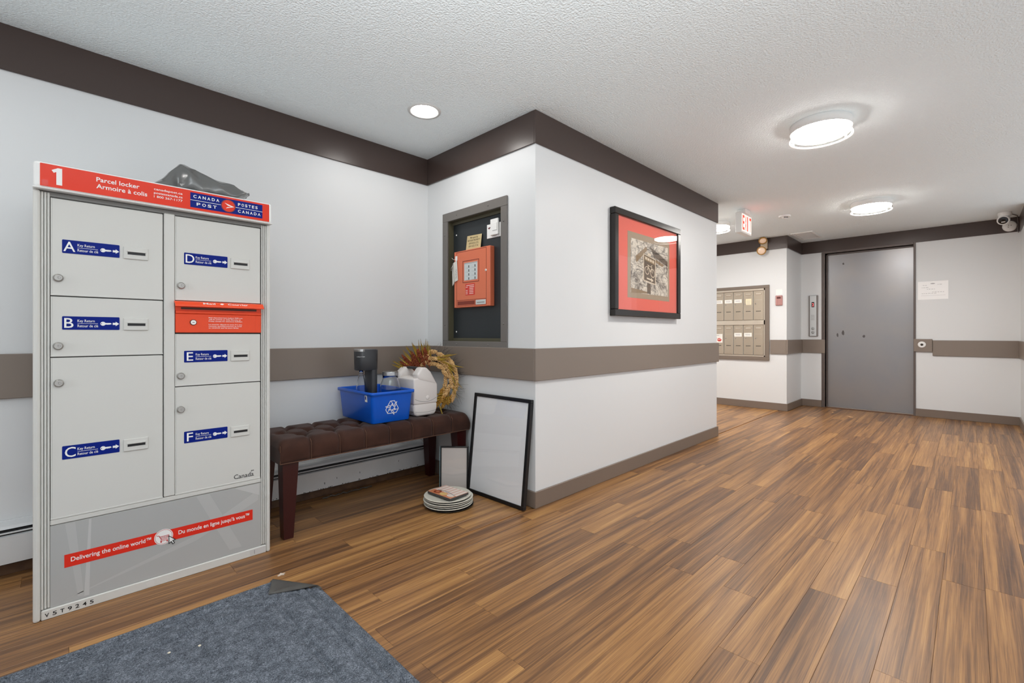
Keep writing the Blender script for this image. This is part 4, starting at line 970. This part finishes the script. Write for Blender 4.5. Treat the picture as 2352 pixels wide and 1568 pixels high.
MB().rect(-ay(600), az(1385, 600), -ay(815), az(1280, 600), Ma, .0008, 0).rect(-ay(625), az(1350, 625), -ay(790), az(1325, 625), Ma, .0012, 1).build('name_plate', [SCREEN, GREYPRINT], bx)
MB().lathe([(.008, 0), (.008, .004), (.006, .006), (.001, .006)], 16, 0, FX(AF, ay(822), az(605, 822)), False, True).rect(-.0015, -.003, .0015, .003, FX(AF - .006, ay(822), az(605, 822)), .0004, 1).build('key_lock', [WHITE, BLACK], bx)
# notice card
KR = mat('kraft_card', (206, 186, 140), .7)
nc = thing('notice_card', 'tan lettered card standing on top of the fire alarm panel', 'card', (2.12, 2.50, 1.664))
MN = Matrix.Translation((2.114, 2.505, 1.665)) @ Matrix.Rotation(.10, 4, 'Y') @ FX(0, 0, 0) @ Matrix.Rotation(-.03, 4, 'Z')
MB().rect(-.080, 0, .080, .105, MN, .0010).build('card', KR, nc)
b = MB(); MN2 = MN @ Matrix.Translation((0, 0, .001))
for s, zz, wd in (('Managed By', .083, .085), ('BAYSIDE PROPERTY', .062, .135), ('SERVICES LTD.', .041, .108), ('604 432-7774', .020, .105)): b.text(s, 0, zz, .0125, MN2, .0005, align='C', width=wd, bold=.004)
b.build('lettering', mat('ink_brown', (84, 70, 48), .6), nc)
# white switch boxes
ic = thing('white_switch_box', 'white two-piece switch box at the top corner of the alarm cabinet', 'switch box', (BXF, 2.30, 1.72))
b = MB().box(BXF - .004, BXF, 2.232, 2.372, 1.722, 1.818, .001).build('wall_plate', WHITE, ic)
MB().box(BXF - .020, BXF - .004, 2.244, 2.322, 1.735, 1.845, .003).box(BXF - .024, BXF - .020, 2.252, 2.300, 1.765, 1.815, .001).build('cover', WHITE, ic)
MB().poly([(-2.362, 1.795), (-2.334, 1.799), (-2.335, 1.792), (-2.350, 1.784)], FX(BXF - .004, 0, 0), .0006).build('red_mark', mat('mark_maroon', (96, 36, 40), .5), ic)
MB().stroke([(-2.325, 1.740), (-2.29, 1.730), (-2.25, 1.742)], .002, FX(BXF - .0045, 0, 0), .0006).build('hook', LOCKS, ic)
# hanging tag
hg = thing('paper_tag', 'white paper tag hanging by a string from the alarm panel corner', 'tag', (2.08, 2.675, 1.41))
MT_ = FX(AF - .004, 0, 0)
b = MB(); b.poly([(-2.694, 1.585), (-2.652, 1.602), (-2.640, 1.455), (-2.676, 1.445), (-2.688, 1.424)], MT_, .001); b.build('paper', mat('tag_paper', (222, 220, 212), .7), hg)
MB().poly([(-2.694, 1.585), (-2.699, 1.50), (-2.696, 1.416), (-2.688, 1.424), (-2.676, 1.445)], FX(AF - .010, 0, 0), .001).build('flap', mat('tag_paper_back', (206, 204, 196), .7), hg)
MB().rect(-2.672, 1.600, -2.650, 1.632, FX(AF - .001, 0, 0), .003).build('sticky_pad', WHITE, hg)
MB().tube([(AF - .006, 2.665, 1.607), (AF - .008, 2.69, 1.610), (AF, 2.718, 1.625)], .0012, 5).tube([(AF - .012, 2.69, 1.57), (AF - .012, 2.71, 1.545), (AF - .010, 2.712, 1.53)], .0012, 5).build('string', WHITE, hg)
b = MB()
for i in range(9): b.rect(-2.668 + .002 * (i % 3), 1.47 + .008 * i, -2.658 + .003 * (i % 2), 1.4745 + .008 * i, FX(AF - .005, 0, 0), .0004)
b.build('stamp_marks', GREYPRINT, hg)

# ------------------------------------------------------------------ framed picture on the corridor wall
pf = thing('framed_picture', 'wide black-framed bicycle sign photograph with red mat on the corridor wall', 'picture', (3.435, RY, 1.198))
PX0, PX1, PZ0, PZ1, PYF = 2.90, 3.972, 1.198, 2.000, 1.835
FB_ = mat('picture_frame_black', (34, 31, 29), .25); b = MB(); w_ = .050
for (x0, x1, a0, a1) in ((PX0, PX1, PZ0, PZ0 + w_), (PX0, PX1, PZ1 - w_, PZ1), (PX0, PX0 + w_, PZ0 + w_, PZ1 - w_), (PX1 - w_, PX1, PZ0 + w_, PZ1 - w_)): b.box(x0, x1, PYF, RY - .0005, a0, a1, .004)
b.build('frame', FB_, pf)
MB().box(PX0 + w_, PX1 - w_, PYF + .018, PYF + .024, PZ0 + w_, PZ1 - w_).build('red_mat', mat('red_matboard', (228, 98, 80), .6), pf)
Mp = FY(0, PYF + .018, 0)
MB().rect(3.100, 1.345, 3.784, 1.855, Mp, .001).build('inner_mat', mat('taupe_matboard', (160, 140, 116), .6), pf)
def photo_mat():
    m = bpy.data.materials.new('sepia_branches'); m.use_nodes = True; nt = m.node_tree; b = nt.nodes['Principled BSDF']; L = nt.links.new
    tc = nt.nodes.new('ShaderNodeTexCoord'); nz = nt.nodes.new('ShaderNodeTexNoise'); nz.inputs['Scale'].default_value = 17; nz.inputs['Detail'].default_value = 10; nz.inputs['Roughness'].default_value = .8; nz.inputs['Distortion'].default_value = .5
    L(tc.outputs['Object'], nz.inputs['Vector'])
    r = nt.nodes.new('ShaderNodeValToRGB'); r.color_ramp.elements[0].position = .40; r.color_ramp.elements[0].color = lin(92, 80, 70); r.color_ramp.elements[1].position = .56; r.color_ramp.elements[1].color = lin(222, 212, 196)
    L(nz.outputs['Fac'], r.inputs['Fac']); L(r.outputs['Color'], b.inputs['Base Color']); b.inputs['Roughness'].default_value = .5; return m
ph = MB().rect(3.145, 1.386, 3.754, 1.806, FY(0, PYF + .017, 0), .0006).build('photo_print', photo_mat(), pf)
SEP = mat('sepia_dark', (96, 80, 64), .5); SEPL = mat('sepia_light', (212, 196, 172), .5); SEPM = mat('sepia_mid', (140, 116, 86), .5); SEPK = mat('sepia_black', (48, 42, 38), .5)
b = MB(); Mq = FY(0, PYF + .0164, 0)
def TP(px, py):      # zoom pixel in the picture to the photo plane
    sx = 1380 + px * 220 / 1150; sy_ = 450 + py * 220 / 1150; u = (sx - 1176) / 1054; X = (PYF + .017) * (1 + u) / (1 - u); d = (X + PYF + .017) / math.sqrt(2); return (X, 1.06 - (sy_ - 769.5) * d / 1054)
rb_ = random.Random(5)
for i in range(64):
    x = rb_.uniform(375, 780); y = rb_.uniform(560, 1150); a = rb_.uniform(.1, .9) * rb_.choice((-1, 1, 1)); L_ = rb_.uniform(50, 170); ph_ = rb_.uniform(0, 6)
    pts = []
    for t_ in range(9):
        q_ = (x + L_ * t_ / 8 * math.cos(a), y + L_ * t_ / 8 * math.sin(a) + 7 * math.sin(ph_ + t_ * .7))
        if 368 < q_[0] < 798 and 560 < q_[1] < 1155: pts.append(TP(*q_))
    if len(pts) > 2: b.stroke(pts, rb_.choice((.0012, .0016, .002, .0035)), Mq, .0003, 3)
b.poly([TP(362, 1105), TP(560, 1160), TP(560, 1180), TP(362, 1166)], Mq, .0004, 2)
b.poly([TP(590, 620), TP(690, 700), TP(800, 800), TP(800, 860), TP(640, 740)], Mq, .0003, 0)
b.poly([TP(555, 1050), TP(598, 1062), TP(598, 1186), TP(555, 1178)], Mq, .0005, 0)
b.poly([TP(418, 775), TP(418, 725), TP(545, 615), TP(555, 660), TP(430, 800)], Mq, .0005, 2)
b.poly([TP(560, 690), TP(600, 705), TP(600, 735), TP(560, 720)], Mq, .0005, 1)
b.poly([TP(652, 770), TP(760, 840), TP(735, 862), TP(652, 800)], Mq, .0005, 2)
b.poly([TP(510, 695), TP(658, 772), TP(658, 1078), TP(510, 1020)], Mq, .0008, 1); b.poly([TP(518, 708), TP(650, 778), TP(650, 1064), TP(518, 1012)], Mq, .0011, 0)
b.poly([TP(524, 722), TP(645, 786), TP(645, 838), TP(524, 775)], Mq, .0014, 2)
for c in (.0, .25, .5, .75): b.poly([TP(530 + 112 * c, 735 + 60 * c), TP(552 + 112 * c, 747 + 60 * c), TP(552 + 112 * c, 775 + 60 * c), TP(530 + 112 * c, 763 + 60 * c)], Mq, .0017, 1)
def ell(cx_, cy__, rx, ry, sk): return [TP(cx_ + rx * math.cos(t_ * PI / 8), cy__ + ry * math.sin(t_ * PI / 8) + sk * rx * math.cos(t_ * PI / 8)) for t_ in range(16)]
b.stroke(ell(553, 900, 25, 46, .45), .006, Mq, .0016, 1, True); b.stroke(ell(620, 938, 25, 46, .45), .006, Mq, .0016, 1, True)
b.stroke([TP(553, 900), TP(572, 845), TP(612, 868)], .005, Mq, .0018, 1); b.stroke([TP(612, 868), TP(590, 915)], .005, Mq, .0020, 1); b.stroke([TP(590, 915), TP(563, 842)], .005, Mq, .0022, 1); b.stroke([TP(620, 938), TP(604, 848), TP(614, 842)], .005, Mq, .0024, 1); b.stroke([TP(556, 834), TP(574, 844)], .006, Mq, .0026, 1); b.stroke([TP(586, 912), TP(604, 920)], .005, Mq, .0028, 1)
b.poly([TP(550, 985), TP(602, 1006), TP(602, 990), TP(630, 1030), TP(602, 1040), TP(602, 1024), TP(550, 1003)], Mq, .0016, 1)
b.build('sign_print', [SEP, SEPL, SEPM, SEPK], ph)
MB().box(PX0 + w_, PX1 - w_, PYF + .008, PYF + .010, PZ0 + w_, PZ1 - w_).build('glass_pane', PANE, pf)

# ------------------------------------------------------------------ mailboxes
STEEL = mat('mailbox_steel', (198, 184, 166), .2, metal=.9, bump=(22, .22, .006)); STEELF = mat('mailbox_frame_steel', (222, 210, 194), .18, metal=.9, bump=(18, .08, .003)); MBR = mat('mailbox_border', (120, 108, 97), .42)
mb_ = thing('mailbox_unit', 'wall unit of brushed steel mailboxes in two rows', 'mailbox', (MX, 2.45, .68))
NC = 6; c0 = 2.090; cp = .1373; MY1 = c0 + NC * cp
b = MB(); mo0, mo1, mz0, mz1 = 2.017, MY1 + .075, .690, 1.765
for (a0, a1, e0, e1) in ((mo0, mo1, mz0, mz0 + .050), (mo0, mo1, mz1 - .042, mz1), (mo0, mo0 + .055, mz0 + .05, mz1 - .042), (mo1 - .055, mo1, mz0 + .05, mz1 - .042)): b.box(MX - .022, MX - .0005, a0, a1, e0, e1, .003)
b.build('border', MBR, mb_)
b = MB(); i0, i1, iz0, iz1 = mo0 + .055, mo1 - .055, mz0 + .050, mz1 - .042
for (a0, a1, e0, e1) in ((i0, i1, iz0, iz0 + .022), (i0, i1, iz1 - .032, iz1), (i0, i1, 1.200, 1.268), (i0, c0, iz0, iz1), (MY1, i1, iz0, iz1)): b.box(MX - .018, MX - .0005, a0, a1, e0, e1, .003)
b.build('steel_frame', STEELF, mb_)
RW = [(1.268, iz1 - .032), (iz0 + .022, 1.200)]
def mdoor_meshes(hh):
    d = MB().box(-.016, 0, -cp + .003, -.003, .003, hh - .003, .003)     # local: y from -cp..0 measured back from the column's left edge
    s = MB().box(-.022, -.016, -cp + .028, -.030, hh - .058, hh - .034, .003).box(-.0165, -.0155, -cp + .02, -.022, hh - .135, hh - .132)
    l = MB().lathe([(.008, 0), (.008, .004), (.005, .006), (.001, .006)], 14, 0, FX(-.016, -.030, hh * .555), False, True)
    v_ = MB()
    for i in range(5): v_.rect(.038 + .013 * i, hh * .29, .047 + .013 * i, hh * .29 + .011, FX(-.016, 0, 0), .0006)
    return d, s, l, v_
def mesh_of(b, nm, mts):
    me = bpy.data.meshes.new(nm); me.from_pydata([tuple(q) for q in b.v], [], b.f)
    for m_ in mts: me.materials.append(m_)
    me.polygons.foreach_set('material_index', b.m); me.update(); return me
CARD = mat('name_card', (234, 232, 226), .6); CARDY = mat('name_card_yellow', (232, 220, 186), .6); CARDT = mat('card_print', (170, 168, 172), .6)
for ri, (za, zb) in enumerate(RW):
    d, s, l, v_ = mdoor_meshes(zb - za); hh = zb - za
    ms = [mesh_of(d, 'box_door', [STEEL]), mesh_of(s, 'mail_slot', [STEELF]), mesh_of(l, 'lock', [CHROME]), mesh_of(v_, 'vent_holes', [BLACK])]
    for ci in range(NC):
        o = bpy.data.objects.new('box_door', ms[0]); COL.objects.link(o); o.parent = mb_; o.location = Vector((MX - .0006, c0 + cp * (ci + 1), za)) - mb_.location
        for me, nm in ((ms[1], 'mail_slot'), (ms[2], 'lock'), (ms[3], 'vent_holes')):
            q_ = bpy.data.objects.new(nm, me); COL.objects.link(q_); q_.parent = o
        card = {(0, 1): 'y', (0, 2): 'w', (0, 3): 'w', (0, 4): 'w', (0, 5): 'w', (1, 1): 'w', (1, 2): 'w', (1, 4): 'b'}.get((ri, ci))
        if card:
            b = MB(); M = FX(-.0161, 0, 0)
            if card == 'b': b.rect(.012, hh * .40, .118, hh * .70, M, .0008, 0).disc(.072, hh * .50, .032, M, .0011, 1, 20, .026).stroke([(.045, hh * .50), (.10, hh * .53)], .006, M, .0013, 0).rect(.03, hh * .64, .07, hh * .655, M, .0011, 2)
            elif card == 'y': b.rect(.036, hh * .53, .112, hh * .735, M, .0008, 0); [b.rect(.044, hh * (.56 + .045 * i), .10, hh * (.57 + .045 * i), M, .0011, 2) for i in range(3)]
            else: b.rect(.014, hh * .61, .118, hh * .735, M, .0008, 0).rect(.03, hh * .655, .10, hh * .668, M, .0011, 2).rect(.03, hh * .685, .095, hh * .697, M, .0011, 2)
            me = mesh_of(b, 'name_card', [CARDY if card == 'y' else CARD, mat('card_red', (196, 70, 62), .5) if card == 'b' else CARD, CARDT]); q_ = bpy.data.objects.new('name_card', me); COL.objects.link(q_); q_.parent = o

# strobe, its label, emergency light
hs = thing('fire_horn_strobe', 'small clear and red ribbed fire strobe on the wall right of the mailboxes', 'fire strobe', (MX, 1.893, 1.52))
ST = mat('strobe_red', (176, 120, 116), .35); STD = mat('strobe_dark', (92, 40, 40), .4)
hb = MB().box(MX - .020, MX - .0005, 1.852, 1.938, 1.466, 1.604, .006).build('housing', ST, hs)
b = MB()
for i in range(7): b.box(MX - .0245, MX - .020, 1.858 + .0117 * i, 1.8625 + .0117 * i, 1.472, 1.598, .001)
b.build('grille_rib', mat('strobe_pale', (206, 168, 162), .4), hs)
MB().box(MX - .030, MX - .020, 1.872, 1.918, 1.562, 1.585, .003).build('lens_window', STD, hs)
b = MB().box(MX - .002, MX - .0004, 1.856, 1.938, 1.617, 1.692, .0005); tag(b.build('wall_label', mat('faint_label', (238, 237, 234), .4), None), 'plain white label on the wall above the small fire strobe', 'label')
el = thing('emergency_light', 'gold-rimmed twin emergency lamp heads fixed on the dark ceiling band', 'emergency light', (MX - .02, 2.085, 2.30))
BR = mat('brass_rim', (176, 132, 66), .35, metal=.4); LENS = mat('lamp_lens', (214, 188, 166), .15, emit=((255, 214, 180), .15), coat=.6)
MB().box(MX - .045, MX - .0122, 2.035, 2.125, 2.27, 2.41, .012).build('base_plate', mat('emergency_beige', (196, 176, 150), .4), el)
def head_(c, d, r):
    d = Vector(d).normalized(); a = Vector((0, 0, 1)); u = d.cross(a).normalized(); v2 = d.cross(u); M = Matrix(((u.x, v2.x, d.x, c[0]), (u.y, v2.y, d.y, c[1]), (u.z, v2.z, d.z, c[2]), (0, 0, 0, 1)))
    h = MB().lathe([(r * .25, -.062), (r * .7, -.045), (r * .95, -.012), (r, .0), (r * 1.0, .010), (r * .80, .012), (r * .78, .004)], 24, 0, M, True, False).build('lamp_head', BR, el)
    MB().lathe([(r * .80, .004), (r * .55, .010), (r * .2, .013), (r * .02, .0135)], 24, 0, M, False, True).build('lens', LENS, h)
head_((MX - .105, 2.075, 2.385), (-.55, -.25, -.60), .055); head_((MX - .095, 2.095, 2.245), (-.95, -.25, -.22), .060)

# exit sign
ex = thing('exit_sign', 'red EXIT sign in a white box hanging from the ceiling past the wall block', 'exit sign', (5.40, 1.775, ZC))
EW = mat('exit_white', (234, 234, 232), .4); EFACE = mat('exit_face', (250, 214, 206), .4, emit=((255, 190, 176), .95)); ERED = mat('exit_letters', (214, 48, 44), .4, emit=((255, 60, 44), .75))
MB().box(5.235, 5.555, 1.745, 1.808, 2.165, 2.385, .006).build('box', EW, ex)
MB().box(5.32, 5.47, 1.730, 1.822, 2.385, ZC - .0005, .004).build('canopy', EW, ex)
MB().rect(5.252, 2.185, 5.540, 2.366, FY(0, 1.745, 0), .002).build('lit_face', EFACE, ex)
b = MB(); 
for i, c in enumerate('EXIT'): b.text(c, 5.262 + .071 * i, 2.200, .150, FY(0, 1.743, 0), .0012, bold=.02, width=.030 if c == 'I' else .056)
b.build('lettering', ERED, ex)

# smoke detector, vent, camera, disc
sd = thing('smoke_detector', 'small white ceiling smoke detector right of the exit sign', 'smoke detector', (5.97, 1.52, ZC))
Ms = FZ(5.97, 1.52, 0)
MB().lathe([(.062, ZC - .0005), (.062, ZC - .010), (.056, ZC - .016)], 28, 0, Ms, False, True).build('base', EW, sd)
MB().lathe([(.030, ZC - .0155), (.026, ZC - .030), (.012, ZC - .036), (.001, ZC - .036)], 24, 0, Ms, False, True).build('sensor_dome', EW, sd)
MB().box(-.022, .022, -.0285, -.024, ZC - .026, ZC - .018, 0, 0, Ms @ Matrix.Rotation(-.8, 4, 'Z')).build('slot', BLACK, sd)
av = thing('air_vent', 'white rectangular ceiling air vent beside the dark corner band', 'vent', (7.34, 1.615, ZC))
b = MB(); vx0, vx1, vy0, vy1 = 7.08, 7.62, 1.475, 1.735
for (a0, a1, e0, e1) in ((vx0, vx1, vy0, vy0 + .03), (vx0, vx1, vy1 - .03, vy1), (vx0, vx0 + .03, vy0 + .03, vy1 - .03), (vx1 - .03, vx1, vy0 + .03, vy1 - .03)): b.box(a0, a1, e0, e1, ZC - .012, ZC - .0005, .003)
b.build('frame', EW, av)
MB().box(vx0 + .03, vx1 - .03, vy0 + .03, vy1 - .03, ZC - .003, ZC - .0005).build('shadow_plate', mat('vent_shadow', (196, 195, 192), .6), av)
for i in range(9):
    y = vy0 + .045 + .0205 * i
    MB().box(vx0 + .03, vx1 - .03, -.007, .007, -.0008, .0008, 0, 0, Matrix.Translation((0, y, ZC - .0075)) @ Matrix.Rotation(-.35, 4, 'X')).build('slat', EW, av)
cmx, cmy = 7.57, -.27
sc_ = thing('security_camera', 'white turret security camera on the ceiling over the elevator wall', 'camera', (cmx, cmy, ZC))
MB().lathe([(.056, ZC - .0005), (.058, ZC - .012), (.054, ZC - .040), (.046, ZC - .046)], 28, 0, FZ(cmx, cmy, 0), False, True).build('mount', EW, sc_)
dv = Vector((-.93, .12, -.32)).normalized(); u = dv.cross(Vector((0, 0, 1))).normalized(); v2 = dv.cross(u); cc = (cmx - .012, cmy + .01, ZC - .082)
Mc = Matrix(((u.x, v2.x, dv.x, cc[0]), (u.y, v2.y, dv.y, cc[1]), (u.z, v2.z, dv.z, cc[2]), (0, 0, 0, 1)))
MB().lathe([(.012, -.052), (.038, -.038), (.052, -.012), (.054, .010), (.050, .030), (.042, .034), (.040, .028)], 28, 0, Mc, True, False).build('eyeball', EW, sc_)
MB().lathe([(.040, .028), (.030, .031), (.002, .033)], 28, 0, Mc, False, True).build('lens_face', mat('camera_black', (26, 20, 18), .15), sc_)
MB().box(-.016, .016, .012, .022, .030, .036, .001, 0, Mc).build('status_window', WHITE, sc_)
rd = thing('round_wall_sensor', 'round white disc sensor on the dark band below the security camera', 'sensor', (EX - .012, -.325, 2.335))
MB().lathe([(.062, 0), (.060, .016), (.050, .024), (.001, .026)], 28, 0, FX(EX - .0125, -.322, 2.330), True, True).build('disc', EW, rd)
b = MB(); Mr = FX(EX - .0385, -.322, 2.330)
for (a, c) in ((-.010, .010), (.010, .006), (-.012, -.012)): b.disc(a, c, .005, Mr, .0006, 0, 10)
b.build('holes', LOCKS, rd)
tag(MB().tube([(7.62, -.30, ZC - .004), (7.80, -.375, ZC - .008), (EX - .02, -.385, ZC - .012), (EX - .018, -.388, 2.36), (EX - .018, -.385, 2.27), (EX - .018, -.393, 2.245)], .004, 6).build('cable', mat('cable_grey', (120, 112, 108), .5), None), 'thin grey cable running down the corner band from the security camera', 'cable')

# elevator call panel, key block, notice
ep = thing('elevator_call_panel', 'narrow brushed steel elevator call panel left of the elevator door', 'call panel', (EX, 1.637, 1.03))
ALU = mat('brushed_steel', (206, 208, 208), .3, metal=.7); ALUD = mat('panel_side', (130, 124, 120), .4)
b = MB(); b.box(EX - .026, EX - .0005, 1.586, 1.700, 1.034, 1.636, .003).build('box', ALUD, ep)
MB().box(EX - .030, EX - .026, 1.604, 1.686, 1.038, 1.632, .0015).build('face_plate', ALU, ep)
MB().rect(-1.664, 1.462, -1.630, 1.538, FX(EX - .030, 0, 0), .001).build('display_window', BLACK, ep)
MB().text('2', -1.656, 1.478, .042, FX(EX - .031, 0, 0), .0006, bold=.01, width=.020).build('floor_digit', mat('digit_red', (255, 150, 150), .4, emit=((255, 90, 90), 1.2)), ep)
for zz in (1.148, 1.092):
    o = MB().lathe([(.020, 0), (.020, .004), (.016, .006), (.001, .0055)], 22, 0, FX(EX - .030, 1.648, zz), False, True).build('call_button', mat('button_ring', (168, 170, 170), .3, metal=.6), ep)
b = MB()
for i in range(6): b.rect(-1.672, 1.275 + .014 * i, -1.625 - .006 * (i % 2), 1.279 + .014 * i, FX(EX - .030, 0, 0), .0005)
b.build('engraved_text', GREYPRINT, ep)
kb = thing('key_switch', 'round white key switch on a taupe block right of the elevator door', 'key switch', (EX, .437, .91))
MB().box(EX - .028, EX - .0005, .347, .528, .838, 1.002, .004).build('block', RAIL, kb)
MB().lathe([(.040, 0), (.040, .004), (.034, .009), (.022, .006)], 28, 0, FX(EX - .028, .447, .930), False, True).build('round_plate', EW, kb)
MB().lathe([(.015, .006), (.014, .010), (.001, .010)], 18, 0, FX(EX - .028, .447, .930), False, True).build('key_barrel', mat('barrel_dark', (70, 66, 60), .3, metal=.6), kb)
pn = thing('paper_notice', 'white paper notice taped to the wall right of the elevator door', 'notice', (EX, .342, 1.505))
MB().rect(-.487, 1.510, -.200, 1.742, FX(EX - .0003, 0, 0), .0012).build('sheet', mat('notice_paper', (252, 252, 252), .6), pn)
b = MB(); rp = random.Random(9); Mz = FX(EX - .0016, 0, 0)
b.disc(-.345, 1.712, .022, Mz, .0004, 0, 16, .006)
for (a, c, n) in ((-.44, 1.690, 2), (-.30, 1.695, 2), (-.45, 1.662, 3), (-.40, 1.640, 4), (-.35, 1.600, 5), (-.45, 1.585, 6)):
    x = a
    for i in range(n): wd = rp.uniform(.008, .026); b.rect(x, c, min(x + wd, -.21), c + .004, Mz, .0004, 0); x += wd + .007
b.rect(-.455, 1.560, -.225, 1.5615, Mz, .0004, 0).build('handwriting', mat('ink_grey', (166, 166, 168), .6), pn)
